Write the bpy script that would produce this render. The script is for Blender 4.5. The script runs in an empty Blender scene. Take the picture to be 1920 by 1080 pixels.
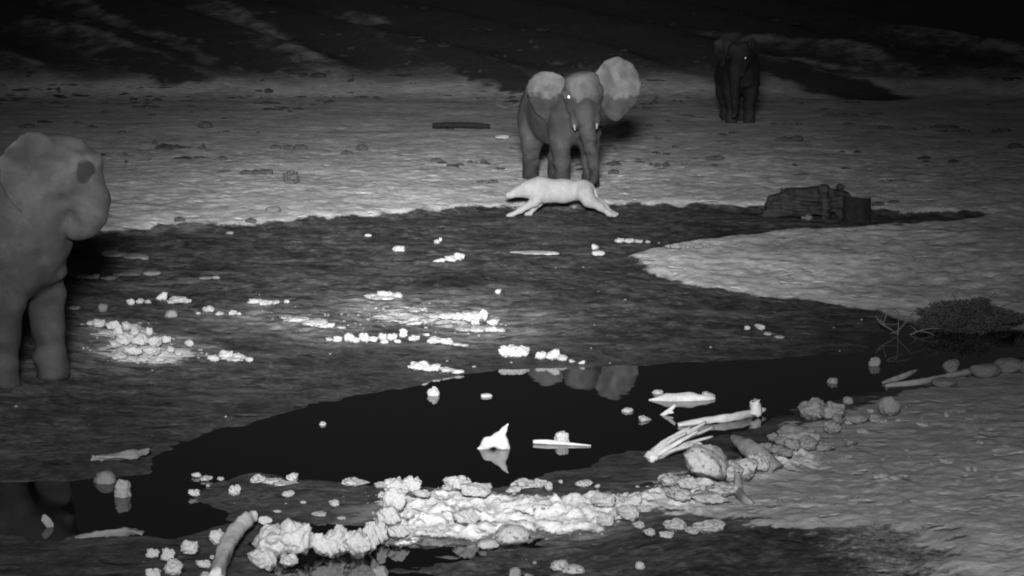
import bpy, bmesh, math, random
import numpy as np
from mathutils import Vector, Matrix

scene = bpy.context.scene
col = scene.collection
R = math.radians

# ------------------------------------------------------------------ camera
CAM_Z, F_PX, HORIZON = 6.64, 4000.0, -43.0
TILT = math.atan((540 - HORIZON) / F_PX)
cam_data = bpy.data.cameras.new('camera')
cam = bpy.data.objects.new('camera', cam_data)
col.objects.link(cam)
cam.location = (0, 0, CAM_Z)
cam.rotation_euler = (R(90) - TILT, 0, 0)
cam_data.sensor_width = 36.0
cam_data.lens = 36.0 * F_PX / 1920.0
cam_data.clip_start, cam_data.clip_end = 0.5, 3000
scene.camera = cam

# ------------------------------------------------------------------ night sky, moon, waterhole floodlight
world = bpy.data.worlds.new('World')
scene.world = world
world.use_nodes = True
wn, wl = world.node_tree.nodes, world.node_tree.links
sky = wn.new('ShaderNodeTexSky')
sky.sky_type = 'NISHITA'
sky.sun_disc = False
sky.sun_elevation, sky.sun_rotation = R(28), R(170)
bw = wn.new('ShaderNodeRGBToBW')
wl.new(sky.outputs[0], bw.inputs[0])
wl.new(bw.outputs[0], wn['Background'].inputs['Color'])
wn['Background'].inputs['Strength'].default_value = 0.0042

sun_d = bpy.data.lights.new('moon', 'SUN')
sun_d.energy, sun_d.angle = 0.012, R(0.5)
sun = bpy.data.objects.new('moon', sun_d)
col.objects.link(sun)
sun.rotation_euler = (R(62), 0, R(-10))

flood_d = bpy.data.lights.new('floodlight', 'SPOT')      # the waterhole's infrared floodlight, on a mast beside the camera
flood_d.energy = 455000
flood_d.spot_size, flood_d.spot_blend = R(70), 0.6
flood_d.shadow_soft_size = 1.8
flood = bpy.data.objects.new('floodlight', flood_d)
col.objects.link(flood)
flood.location = (-0.8, -1.0, 10.8)
flood.rotation_euler = (Vector((-2.1, 59.0, 0.6)) - flood.location).to_track_quat('-Z', 'Y').to_euler()
flood_d.use_nodes = True                                  # the lamp's beam: a soft bright core and a weak wide spill
fn, fk = flood_d.node_tree.nodes, flood_d.node_tree.links
def fmath(op, a, b=None):
    n = fn.new('ShaderNodeMath')
    n.operation = op
    for i, v in enumerate((a, b)):
        if v is None:
            continue
        if isinstance(v, (int, float)):
            n.inputs[i].default_value = v
        else:
            fk.new(v, n.inputs[i])
    return n.outputs[0]
ftc = fn.new('ShaderNodeTexCoord')
fsep = fn.new('ShaderNodeSeparateXYZ')
fk.new(ftc.outputs['Normal'], fsep.inputs[0])
off2 = fmath('ADD', fmath('POWER', fmath('MULTIPLY', fmath('ABSOLUTE', fsep.outputs['X']), 1 / math.sin(R(8.0))), 2.0),
             fmath('POWER', fmath('MULTIPLY', fmath('ABSOLUTE', fsep.outputs['Y']), 1 / math.sin(R(8.8))), 2.0))
core = fmath('EXPONENT', fmath('MULTIPLY', off2, -1.0))
fk.new(fmath('ADD', core, 0.065), fn['Emission'].inputs['Strength'])

scene.view_settings.view_transform = 'Standard'
scene.view_settings.look = 'None'
scene.view_settings.exposure = 0.0
scene.view_settings.gamma = 1.0
scene.render.engine = 'CYCLES'
scene.cycles.use_denoising = True
scene.cycles.filter_width = 1.9
scene.cycles.max_bounces = 6
scene.cycles.sample_clamp_indirect = 4.0

# ------------------------------------------------------------------ noise
_rng = np.random.RandomState(7)
_P = _rng.permutation(256)
_P = np.concatenate([_P, _P, _P])
_G = _rng.normal(size=(256, 3))
_G /= np.linalg.norm(_G, axis=1)[:, None]

def perlin(x, y, z=0.0):
    x, y, z = np.broadcast_arrays(np.asarray(x, float), np.asarray(y, float), np.asarray(z, float))
    xi, yi, zi = np.floor(x).astype(int), np.floor(y).astype(int), np.floor(z).astype(int)
    xf, yf, zf = x - xi, y - yi, z - zi
    u, v, w = [t * t * t * (t * (t * 6 - 15) + 10) for t in (xf, yf, zf)]
    out = 0
    for i in (0, 1):
        for j in (0, 1):
            for k in (0, 1):
                h = _P[_P[_P[(xi + i) & 255] + ((yi + j) & 255)] + ((zi + k) & 255)]
                g = _G[h]
                d = g[..., 0] * (xf - i) + g[..., 1] * (yf - j) + g[..., 2] * (zf - k)
                out = out + d * (u if i else 1 - u) * (v if j else 1 - v) * (w if k else 1 - w)
    return out * 1.4

def fbm(x, y, z=0.0, octaves=4, gain=0.5):
    s, a, f = 0, 1.0, 1.0
    for o in range(octaves):
        s = s + a * perlin(x * f + 17.3 * o, y * f - 9.1 * o, z * f + 4.7 * o)
        a *= gain
        f *= 2.03
    return s

def smooth(a, b, x):
    t = np.clip((np.asarray(x, float) - a) / (b - a), 0, 1)
    return t * t * (3 - 2 * t)

# ------------------------------------------------------------------ the lie of the land
def ray(px, py):
    a = math.atan((py - 540) / F_PX) + TILT          # angle below the horizontal
    r = math.hypot(F_PX, py - 540)
    return (px - 960) / r, math.cos(a), -math.sin(a)

def flat(px, py, z=0.0):
    dx, dy, dz = ray(px, py)
    t = (z - CAM_Z) / dz
    return (dx * t, dy * t)

def sd_poly(x, y, poly):
    x, y = np.asarray(x, float), np.asarray(y, float)
    best = np.full(x.shape, 1e9)
    inside = np.zeros(x.shape, bool)
    n = len(poly)
    for i in range(n):
        ax, ay = poly[i]
        bx, by = poly[(i + 1) % n]
        ex, ey = bx - ax, by - ay
        wx, wy = x - ax, y - ay
        t = np.clip((wx * ex + wy * ey) / (ex * ex + ey * ey + 1e-12), 0, 1)
        d = (wx - ex * t) ** 2 + (wy - ey * t) ** 2
        best = np.minimum(best, d)
        c = (ay > y) != (by > y)
        with np.errstate(divide='ignore', invalid='ignore'):
            inside ^= c & (x < (bx - ax) * (y - ay) / (by - ay + 1e-30) + ax)
    d = np.sqrt(best)
    return np.where(inside, -d, d)

POOL_PX = [(-260, 905), (0, 903), (120, 902), (270, 888), (300, 850), (350, 825), (440, 800), (560, 765), (700, 738),
           (830, 713), (870, 702), (940, 695), (1100, 690), (1300, 680), (1480, 671), (1620, 660), (1640, 628),
           (1700, 612), (1800, 622), (1930, 622), (2200, 628), (2200, 652), (1930, 668), (1850, 684), (1760, 700), (1660, 728),
           (1590, 748), (1500, 762), (1450, 790), (1370, 812), (1270, 838), (1180, 848), (1130, 862), (1100, 876), (1040, 888),
           (960, 908), (850, 918), (770, 910), (640, 905), (540, 898), (480, 884), (440, 896), (352, 920), (372, 940), (425, 955), (400, 985),
           (330, 1010), (230, 998), (150, 1003), (95, 1012), (0, 1005), (-260, 1010)]
POOL = [flat(*p) for p in POOL_PX]

def lying(s):
    """height from distance to the pool edge"""
    up = 1.18 * (1 - np.exp(-(np.clip(s, 0, None) * 0.060 / 1.18) ** 4)) ** 0.25
    return np.where(s > 0, up, np.maximum(s * 0.13, -0.5))

def base_pt(px, py):
    dx, dy, dz = ray(px, py)
    t = np.exp(np.linspace(math.log(18), math.log(150), 900))
    x, y, z = dx * t, dy * t, CAM_Z + dz * t
    h = z - (lying(sd_poly(x, y, POOL)) + np.clip(y - 93, 0, None) * 0.115)
    i = int(np.argmax(h < 0))
    i = max(i, 1)
    k = h[i - 1] / (h[i - 1] - h[i] + 1e-9)
    tt = t[i - 1] + (t[i] - t[i - 1]) * k
    return dx * tt, dy * tt

MUD_PX = [(-500, 452), (0, 445), (150, 438), (300, 431), (450, 424), (560, 418), (700, 408), (850, 396), (1000, 390), (1200, 388), (1420, 392),
          (1640, 399), (1800, 403), (1865, 405), (1850, 411), (1700, 424), (1500, 437), (1400, 446), (1300, 454), (1215, 470), (1192, 487),
          (1215, 512), (1262, 528), (1350, 543), (1430, 556), (1500, 562), (1640, 582), (1700, 602), (1800, 614), (1930, 618), (2300, 622),
          (2300, 660), (1930, 676), (1850, 694), (1720, 730), (1640, 752), (1560, 775), (1500, 800), (1460, 832), (1400, 850), (1300, 890), (1262, 925),
          (1300, 965), (1380, 975), (1470, 990), (1560, 984), (1640, 986), (1720, 1000), (1790, 1040), (1760, 1090),
          (1740, 1300), (-500, 1300)]
MUD = [base_pt(*p) if p[1] < 1100 else flat(*p) for p in MUD_PX]
CRUST_PX = [(716, 930), (800, 925), (905, 925), (1000, 935), (1120, 930), (1200, 925), (1260, 905), (1330, 880), (1420, 860), (1500, 850), (1560, 845),
            (1500, 880), (1400, 905), (1310, 960), (1230, 965), (1130, 985), (960, 985), (800, 995), (745, 1000), (716, 970)]
CRUST = [base_pt(*p) for p in CRUST_PX]
CRUST2_PX = [(540, 600), (640, 585), (700, 572), (800, 575), (900, 585), (940, 605), (900, 625), (780, 615), (660, 612), (590, 615)]
CRUST2 = [base_pt(*p) for p in CRUST2_PX]
CRUST3_PX = [(170, 615), (250, 610), (300, 640), (360, 660), (340, 680), (230, 678), (190, 660), (210, 640)]
CRUST3 = [base_pt(*p) for p in CRUST3_PX]
STREAKS_PX = [[(100, 60), (180, 80), (235, 102), (330, 132)], [(130, 0), (250, 60), (350, 76), (430, 112), (640, 170)],
              [(420, 18), (520, 66), (600, 118), (650, 142)], [(690, 33), (800, 82), (900, 112), (975, 152)],
              [(1360, 68), (1480, 84), (1600, 96), (1750, 150)], [(1480, 112), (1600, 130), (1700, 160)], [(1745, 72), (1850, 92), (1990, 128)],
              [(1440, 150), (1490, 165), (1560, 180)], [(-80, 110), (60, 128), (200, 165)]]
SHADE_BANDS = [[base_pt(*p) for p in g] for g in ([(1400, 130), (1480, 140), (1560, 158), (1640, 180)], [(715, 55), (800, 98), (900, 133), (970, 160)], [(225, 118), (280, 132), (335, 152)], [(370, 70), (450, 110), (500, 128)], [(1760, 100), (1830, 130)])]  # far elephant's long shadow and other dark streaks, painted into the slope colour
STREAKS = [[base_pt(*p) for p in s] for s in STREAKS_PX]

def hill(x, y):
    t = np.clip(y - 93 + 2.5 * perlin(x * 0.05, 3.3), 0, None)
    h = 0.115 * t * smooth(0, 6, t)
    h = np.where(t > 60, 6.9 + (t - 60) * 0.07, h)
    q = (x * 0.86 + y * 0.5) / 6.5 + 0.35 * perlin(x * 0.06, y * 0.05)
    fr = q - np.floor(q)
    saw = np.where(fr < 0.72, fr / 0.72, (1 - fr) / 0.28)
    return h + smooth(2, 16, t) * 0.45 * smooth(0, 1, saw)

def H(x, y):
    x, y = np.asarray(x, float), np.asarray(y, float)
    s = sd_poly(x, y, POOL) + 0.16 * fbm(x * 0.9, y * 0.9, 2.2, 4)
    m = sd_poly(x, y, MUD)
    z = lying(s)
    z = z + 0.13 * smooth(-0.5, 0.35, m + 0.25 * perlin(x * 0.8, y * 0.8)) * smooth(3, 8, s)
    rough = smooth(0.2, 4, s)
    z = z + fbm(x * 0.35, y * 0.35, 0.5, 3) * 0.045 * rough
    z = z + fbm(x * 2.3, y * 2.3, 1.5, 4, 0.6) * (0.010 + 0.022 * rough) * (1 - smooth(60, 95, y))
    c = smooth(0.25, -0.35, sd_poly(x, y, CRUST))
    z = z + c * (0.03 + 0.15 * np.abs(fbm(x * 2.2, y * 2.2, 5.5, 5, 0.55)))
    near = smooth(26.5, 24.2, y) * smooth(2.0, 0.2, x) * smooth(-3.6, -2.0, x)     # hollow with puddles at the near shore
    z = z - near * (0.20 + 0.07 * fbm(x * 0.9, y * 2.6, 3.5, 3))
    return z + hill(x, y)

def G(px, py):
    """point of the ground that the photograph shows at a pixel"""
    dx, dy, dz = ray(px, py)
    c = base_pt(px, py)
    t0 = c[1] / dy
    t = np.linspace(t0 * 0.88, t0 * 1.12, 160)
    x, y, z = dx * t, dy * t, CAM_Z + dz * t
    g = np.maximum(H(x, y), 0.0)
    i = max(int(np.argmax(z < g)), 1)
    return Vector((x[i], y[i], g[i]))

def ppm(p):
    """pixels per metre at a point"""
    return F_PX / p[1]

# ------------------------------------------------------------------ materials
def M(name, base, rough=0.9, var=0.25, scale=6.0, bump=0.3, bdist=0.03, spec=0.2, dark=None, dscale=3.0, damount=0.5, caked=False):
    m = bpy.data.materials.new(name)
    m.use_nodes = True
    nt = m.node_tree
    b = nt.nodes['Principled BSDF']
    b.inputs['Roughness'].default_value = rough
    b.inputs['Specular IOR Level'].default_value = spec
    tc = nt.nodes.new('ShaderNodeTexCoord')
    n = nt.nodes.new('ShaderNodeTexNoise')
    n.inputs['Scale'].default_value = scale
    n.inputs['Detail'].default_value = 8
    n.inputs['Roughness'].default_value = 0.65
    nt.links.new(tc.outputs['Object'], n.inputs['Vector'])
    r = nt.nodes.new('ShaderNodeMapRange')
    r.inputs['From Min'].default_value, r.inputs['From Max'].default_value = 0.3, 0.7
    r.inputs['To Min'].default_value, r.inputs['To Max'].default_value = base * (1 - var), base * (1 + var)
    nt.links.new(n.outputs['Fac'], r.inputs['Value'])
    out = r.outputs[0]
    if dark is not None:
        n2 = nt.nodes.new('ShaderNodeTexNoise')
        n2.inputs['Scale'].default_value = dscale
        n2.inputs['Detail'].default_value = 6
        nt.links.new(tc.outputs['Object'], n2.inputs['Vector'])
        r2 = nt.nodes.new('ShaderNodeMapRange')
        r2.inputs['From Min'].default_value, r2.inputs['From Max'].default_value = damount, damount + 0.12
        nt.links.new(n2.outputs['Fac'], r2.inputs['Value'])
        mx = nt.nodes.new('ShaderNodeMix')
        nt.links.new(r2.outputs[0], mx.inputs[0])
        nt.links.new(out, mx.inputs[2])
        mx.inputs[3].default_value = dark
        out = mx.outputs[0]
    if caked:                                   # wet mud caked on the foot of the stone
        sz = nt.nodes.new('ShaderNodeSeparateXYZ'); nt.links.new(tc.outputs['Object'], sz.inputs[0])
        n3 = nt.nodes.new('ShaderNodeTexNoise'); n3.inputs['Scale'].default_value = 2.2; n3.inputs['Detail'].default_value = 6; n3.inputs['Roughness'].default_value = 0.7
        nt.links.new(tc.outputs['Object'], n3.inputs['Vector'])
        ma = nt.nodes.new('ShaderNodeMath'); ma.operation = 'MULTIPLY_ADD'
        nt.links.new(n3.outputs['Fac'], ma.inputs[0]); ma.inputs[1].default_value = 1.5; nt.links.new(sz.outputs['Z'], ma.inputs[2])
        r3 = nt.nodes.new('ShaderNodeMapRange'); r3.inputs['From Min'].default_value, r3.inputs['From Max'].default_value = 0.22, 0.48
        nt.links.new(ma.outputs[0], r3.inputs['Value'])
        m3 = nt.nodes.new('ShaderNodeMix'); nt.links.new(r3.outputs[0], m3.inputs[0]); m3.inputs[2].default_value = 0.045; nt.links.new(out, m3.inputs[3])
        out = m3.outputs[0]
    nt.links.new(out, b.inputs['Base Color'])
    if bump:
        bp = nt.nodes.new('ShaderNodeBump')
        bp.inputs['Strength'].default_value = bump
        bp.inputs['Distance'].default_value = bdist
        nt.links.new(n.outputs['Fac'], bp.inputs['Height'])
        nt.links.new(bp.outputs[0], b.inputs['Normal'])
    return m

MAT = {}
MAT['rock_white'] = M('white_calcrete', 0.31, 0.95, 0.25, 5, 0.7, 0.06, caked=True)
MAT['rock_dirty'] = M('mud_stained_calcrete', 0.28, 0.95, 0.25, 8, 0.6, 0.04, dark=0.08, dscale=3, damount=0.54, caked=True)
MAT['rock_grey'] = M('grey_stone', 0.15, 0.95, 0.3, 5, 0.6, 0.05, caked=True)
MAT['rock_dim'] = M('dull_stone', 0.095, 0.95, 0.25, 7, 0.5, 0.04)
MAT['rock_mottled'] = M('mottled_dark_stone', 0.09, 0.95, 0.5, 7, 0.8, 0.05, dark=0.02, dscale=6, damount=0.48)
MAT['wood_pale'] = M('bleached_wood', 0.32, 0.85, 0.25, 5, 0.5, 0.03)
MAT['wood_grey'] = M('grey_wood', 0.15, 0.9, 0.3, 5, 0.6, 0.03)
MAT['wood_dark'] = M('dark_wet_wood', 0.022, 0.8, 0.5, 4, 0.8, 0.06, dark=0.01, dscale=5, damount=0.5)
MAT['wood_top'] = M('sawn_grey_wood', 0.13, 0.9, 0.3, 8, 0.5, 0.02)
MAT['bark_dark'] = M('dark_bark', 0.010, 0.9, 0.4, 6, 0.7, 0.04)
MAT['dung'] = M('dark_dung', 0.04, 0.95, 0.5, 12, 0.8, 0.03)
MAT['tuft'] = M('dry_dark_grass', 0.032, 0.95, 0.4, 8, 0.0)
MAT['leaf'] = M('dusty_leaf', 0.042, 0.9, 0.35, 3, 0.0)
MAT['twig'] = M('dry_twig', 0.07, 0.9, 0.3, 8, 0.2)
MAT['hyena'] = M('pale_fur', 0.17, 0.9, 0.16, 6, 0.4, 0.03)
MAT['tusk'] = M('ivory', 0.2, 0.5, 0.1, 4, 0.0)
MAT['eye'] = M('eyeshine_white', 0.9, 0.2, 0.02, 4, 0.0, spec=0.8)  # white base colour stands in for eyeshine
MAT['eye_dull'] = M('dark_eye', 0.01, 0.6, 0.1, 4, 0.0, spec=0.8)

def skin_material(name, dry, wet, line, line2, foot, amp=0.12, stain=None):
    """elephant hide: dusty above the tide line of its last wallow, wet below, black mud on the feet (object height)"""
    m = bpy.data.materials.new(name)
    m.use_nodes = True
    nt = m.node_tree
    N, L = nt.nodes, nt.links
    b = N['Principled BSDF']
    b.inputs['Roughness'].default_value = 0.75
    b.inputs['Specular IOR Level'].default_value = 0.25
    at = N.new('ShaderNodeAttribute'); at.attribute_name = 'rest'
    sep = N.new('ShaderNodeSeparateXYZ'); L.new(at.outputs['Vector'], sep.inputs[0])
    n = N.new('ShaderNodeTexNoise'); n.inputs['Scale'].default_value = 3.2; n.inputs['Detail'].default_value = 6
    L.new(at.outputs['Vector'], n.inputs['Vector'])
    ma = N.new('ShaderNodeMath'); ma.operation = 'MULTIPLY_ADD'
    L.new(n.outputs['Fac'], ma.inputs[0]); ma.inputs[1].default_value = amp * 4; L.new(sep.outputs['Z'], ma.inputs[2])
    def ramp(lo, hi):
        r = N.new('ShaderNodeMapRange'); r.interpolation_type = 'SMOOTHSTEP'
        r.inputs['From Min'].default_value, r.inputs['From Max'].default_value = lo + amp * 2, hi + amp * 2
        L.new(ma.outputs[0], r.inputs['Value']); return r.outputs[0]
    fine = N.new('ShaderNodeTexNoise'); fine.inputs['Scale'].default_value = 9; fine.inputs['Detail'].default_value = 8; fine.inputs['Roughness'].default_value = 0.7
    L.new(at.outputs['Vector'], fine.inputs['Vector'])
    vr = N.new('ShaderNodeMapRange'); vr.inputs['From Min'].default_value, vr.inputs['From Max'].default_value = 0.3, 0.7
    vr.inputs['To Min'].default_value, vr.inputs['To Max'].default_value = 0.85, 1.15
    L.new(fine.outputs['Fac'], vr.inputs['Value'])
    mx1 = N.new('ShaderNodeMix'); L.new(ramp(line, line2), mx1.inputs[0]); mx1.inputs[2].default_value = wet; mx1.inputs[3].default_value = dry
    mx2 = N.new('ShaderNodeMix'); L.new(ramp(foot - 0.08, foot + 0.08), mx2.inputs[0]); mx2.inputs[2].default_value = 0.012; L.new(mx1.outputs[0], mx2.inputs[3])
    pn = N.new('ShaderNodeTexNoise'); pn.inputs['Scale'].default_value = 1.7; pn.inputs['Detail'].default_value = 5; pn.inputs['Distortion'].default_value = 0.6
    L.new(at.outputs['Vector'], pn.inputs['Vector'])
    pr = N.new('ShaderNodeMapRange'); pr.inputs['From Min'].default_value, pr.inputs['From Max'].default_value = 0.38, 0.62
    pr.inputs['To Min'].default_value, pr.inputs['To Max'].default_value = 0.72, 1.32
    L.new(pn.outputs['Fac'], pr.inputs['Value'])
    mul0 = N.new('ShaderNodeMath'); mul0.operation = 'MULTIPLY'; L.new(mx2.outputs[0], mul0.inputs[0]); L.new(pr.outputs[0], mul0.inputs[1])
    mul = N.new('ShaderNodeMath'); mul.operation = 'MULTIPLY'; L.new(mul0.outputs[0], mul.inputs[0]); L.new(vr.outputs[0], mul.inputs[1])
    colr = mul.outputs[0]
    if stain:                                   # dark gland stain on the temple
        vm = N.new('ShaderNodeVectorMath'); vm.operation = 'DISTANCE'; L.new(at.outputs['Vector'], vm.inputs[0]); vm.inputs[1].default_value = stain
        av = N.new('ShaderNodeMath'); av.operation = 'MULTIPLY_ADD'; L.new(n.outputs['Fac'], av.inputs[0]); av.inputs[1].default_value = 0.5; L.new(vm.outputs['Value'], av.inputs[2])
        sr = N.new('ShaderNodeMapRange'); sr.inputs['From Min'].default_value, sr.inputs['From Max'].default_value = 0.42, 0.47
        L.new(av.outputs[0], sr.inputs['Value'])
        mx3 = N.new('ShaderNodeMix'); L.new(sr.outputs[0], mx3.inputs[0]); mx3.inputs[2].default_value = 0.006; L.new(colr, mx3.inputs[3])
        colr = mx3.outputs[0]
    L.new(colr, b.inputs['Base Color'])
    wr = N.new('ShaderNodeTexVoronoi'); wr.feature = 'DISTANCE_TO_EDGE'; wr.inputs['Scale'].default_value = 7
    mp = N.new('ShaderNodeMapping'); mp.inputs['Scale'].default_value = (1, 1, 1.9)
    ad = N.new('ShaderNodeVectorMath'); ad.operation = 'ADD'
    L.new(at.outputs['Vector'], mp.inputs[0]); L.new(mp.outputs[0], ad.inputs[0]); L.new(fine.outputs['Color'], ad.inputs[1]); L.new(ad.outputs[0], wr.inputs['Vector'])
    sm = N.new('ShaderNodeMath'); sm.operation = 'MINIMUM'; L.new(wr.outputs['Distance'], sm.inputs[0]); sm.inputs[1].default_value = 0.12
    bp = N.new('ShaderNodeBump'); bp.inputs['Strength'].default_value = 0.4; bp.inputs['Distance'].default_value = 0.10
    L.new(sm.outputs[0], bp.inputs['Height']); L.new(bp.outputs[0], b.inputs['Normal'])
    return m

# ------------------------------------------------------------------ object helpers
def tag(o, label=None, cat=None, group=None, kind=None):
    for k, v in (('label', label), ('category', cat), ('group', group), ('kind', kind)):
        if v:
            o[k] = v
    return o

def mesh_from(name, verts, faces, shade=True):
    me = bpy.data.meshes.new(name)
    me.from_pydata([tuple(map(float, v)) for v in verts], [], [tuple(map(int, f)) for f in faces])
    if shade:
        me.polygons.foreach_set('use_smooth', [True] * len(me.polygons))
    me.update()
    return me

def mesh_np(name, verts, quads):
    me = bpy.data.meshes.new(name)
    n, q = len(verts), len(quads)
    me.vertices.add(n)
    me.vertices.foreach_set('co', np.asarray(verts, np.float32).ravel())
    me.loops.add(q * 4)
    me.loops.foreach_set('vertex_index', np.asarray(quads, np.int32).ravel())
    me.polygons.add(q)
    me.polygons.foreach_set('loop_start', np.arange(0, q * 4, 4, dtype=np.int32))
    me.polygons.foreach_set('use_smooth', np.ones(q, bool))
    me.update(calc_edges=True)
    me.validate()
    return me

def obj(name, me, mat, parent=None, loc=(0, 0, 0), rot=(0, 0, 0), scale=(1, 1, 1)):
    o = bpy.data.objects.new(name, me)
    col.objects.link(o)
    o.location, o.rotation_euler, o.scale = loc, rot, scale
    if mat is not None and me is not None and not me.materials:
        me.materials.append(mat)
    o.parent = parent
    return o

def empty(name, loc=(0, 0, 0), rz=0.0, s=1.0):
    o = bpy.data.objects.new(name, None)
    col.objects.link(o)
    o.empty_display_size = 0.2
    o.location, o.rotation_euler, o.scale = loc, (0, 0, rz), (s, s, s)
    return o

def attr_vec(me, name, data):
    a = me.attributes.new(name, 'FLOAT_VECTOR', 'POINT')
    a.data.foreach_set('vector', np.asarray(data, np.float32).ravel())

def attr_f(me, name, data):
    a = me.attributes.new(name, 'FLOAT', 'POINT')
    a.data.foreach_set('value', np.asarray(data, np.float32).ravel())

# ---- smooth solids: signed distances blended and skinned with surface nets
class Solid:
    def __init__(self):
        self.p = []
    def cone(self, a, b, ra, rb, k=0.08, sq=(1, 1, 1)):
        self.p.append(('c', np.array(a, float), np.array(b, float), ra, rb, k, np.array(sq, float)))
    def chain(self, pts, rs, k=0.05, sq=(1, 1, 1)):
        for i in range(len(pts) - 1):
            self.cone(pts[i], pts[i + 1], rs[i], rs[i + 1], k, sq)
    def ball(self, c, r, k=0.1):
        self.p.append(('e', np.array(c, float), np.array(r, float) * np.ones(3), k))
    def bounds(self):
        lo, hi = np.full(3, 1e9), np.full(3, -1e9)
        for q in self.p:
            if q[0] == 'c':
                for v, r in ((q[1], q[3]), (q[2], q[4])):
                    lo, hi = np.minimum(lo, v - r / q[6]), np.maximum(hi, v + r / q[6])
            else:
                lo, hi = np.minimum(lo, q[1] - q[2]), np.maximum(hi, q[1] + q[2])
        return lo, hi
    def field(self, X, Y, Z):
        D = np.full(X.shape, 10.0)
        for q in self.p:
            if q[0] == 'c':
                _, a, b, ra, rb, k, sq = q
                ab = (b - a) * sq
                px, py, pz = (X - a[0]) * sq[0], (Y - a[1]) * sq[1], (Z - a[2]) * sq[2]
                t = np.clip((px * ab[0] + py * ab[1] + pz * ab[2]) / (ab @ ab + 1e-9), 0, 1)
                d = np.sqrt((px - ab[0] * t) ** 2 + (py - ab[1] * t) ** 2 + (pz - ab[2] * t) ** 2) - (ra + (rb - ra) * t)
            else:
                _, c, r, k = q
                px, py, pz = X - c[0], Y - c[1], Z - c[2]
                k0 = np.sqrt((px / r[0]) ** 2 + (py / r[1]) ** 2 + (pz / r[2]) ** 2)
                k1 = np.sqrt((px / r[0] ** 2) ** 2 + (py / r[1] ** 2) ** 2 + (pz / r[2] ** 2) ** 2) + 1e-9
                d = k0 * (k0 - 1) / k1
            h = np.clip(0.5 + 0.5 * (D - d) / k, 0, 1)
            D = D * (1 - h) + d * h - k * h * (1 - h)
        return D
    def mesh(self, name, step=0.04, floor=None, noise=None):
        lo, hi = self.bounds()
        pad = step * 3
        ax = [np.arange(lo[i] - pad, hi[i] + pad + step, step) for i in range(3)]
        X, Y, Z = np.meshgrid(*ax, indexing='ij')
        D = self.field(X, Y, Z)
        if noise:
            D = D + noise(X, Y, Z)
        if floor is not None:
            D = np.maximum(D, floor - Z)
        n = D.shape
        cs, cc = np.zeros((n[0] - 1, n[1] - 1, n[2] - 1, 3)), np.zeros((n[0] - 1, n[1] - 1, n[2] - 1))
        def corner(i, j, k):
            return D[i:n[0] - 1 + i, j:n[1] - 1 + j, k:n[2] - 1 + k]
        for axis in range(3):
            for u in (0, 1):
                for v in (0, 1):
                    o0 = [u, v]; o0.insert(axis, 0)
                    o1 = [u, v]; o1.insert(axis, 1)
                    a, b = corner(*o0), corner(*o1)
                    m = (a < 0) != (b < 0)
                    t = np.where(m, a / np.where(m, a - b, 1), 0)
                    pos = [np.full(a.shape, float(o0[q])) for q in range(3)]
                    pos[axis] = t
                    for q in range(3):
                        cs[..., q] += np.where(m, pos[q], 0)
                    cc += m
        act = cc > 0
        idx = -np.ones(act.shape, int)
        idx[act] = np.arange(act.sum())
        I = np.argwhere(act)
        V = (I + cs[act] / cc[act][:, None]) * step + np.array([ax[0][0], ax[1][0], ax[2][0]])
        Q = []
        for axis in range(3):
            sl0 = [slice(1, n[q] - 1) for q in range(3)]; sl0[axis] = slice(0, n[axis] - 1)
            sl1 = list(sl0); sl1[axis] = slice(1, n[axis])
            a, b = D[tuple(sl0)], D[tuple(sl1)]
            m = (a < 0) != (b < 0)
            W = np.argwhere(m)
            off = np.array([1, 1, 1]); off[axis] = 0
            W = W + off
            b1, b2 = [q for q in range(3) if q != axis]
            e1, e2 = np.zeros(3, int), np.zeros(3, int)
            e1[b1], e2[b2] = 1, 1
            g = lambda P: idx[P[:, 0], P[:, 1], P[:, 2]]
            f = np.stack([g(W - e1 - e2), g(W - e2), g(W), g(W - e1)], 1)
            flip = (a[m] < 0) if axis != 1 else (a[m] >= 0)
            f[~flip] = f[~flip][:, ::-1]
            Q.append(f)
        Q = np.concatenate(Q)
        Q = Q[(Q >= 0).all(1)]
        for _ in range(2):                                   # even the net out a little
            acc, cnt = np.zeros_like(V), np.zeros(len(V))
            for a, b in ((0, 1), (1, 2), (2, 3), (3, 0)):
                np.add.at(acc, Q[:, a], V[Q[:, b]]); np.add.at(cnt, Q[:, a], 1)
                np.add.at(acc, Q[:, b], V[Q[:, a]]); np.add.at(cnt, Q[:, b], 1)
            nv = V * 0.5 + 0.5 * acc / np.maximum(cnt, 1)[:, None]
            if floor is not None:
                nv[:, 2] = np.where(V[:, 2] < floor + step * 0.6, V[:, 2], nv[:, 2])
            V = nv
        me = mesh_np(name, V, Q)
        return me

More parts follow.
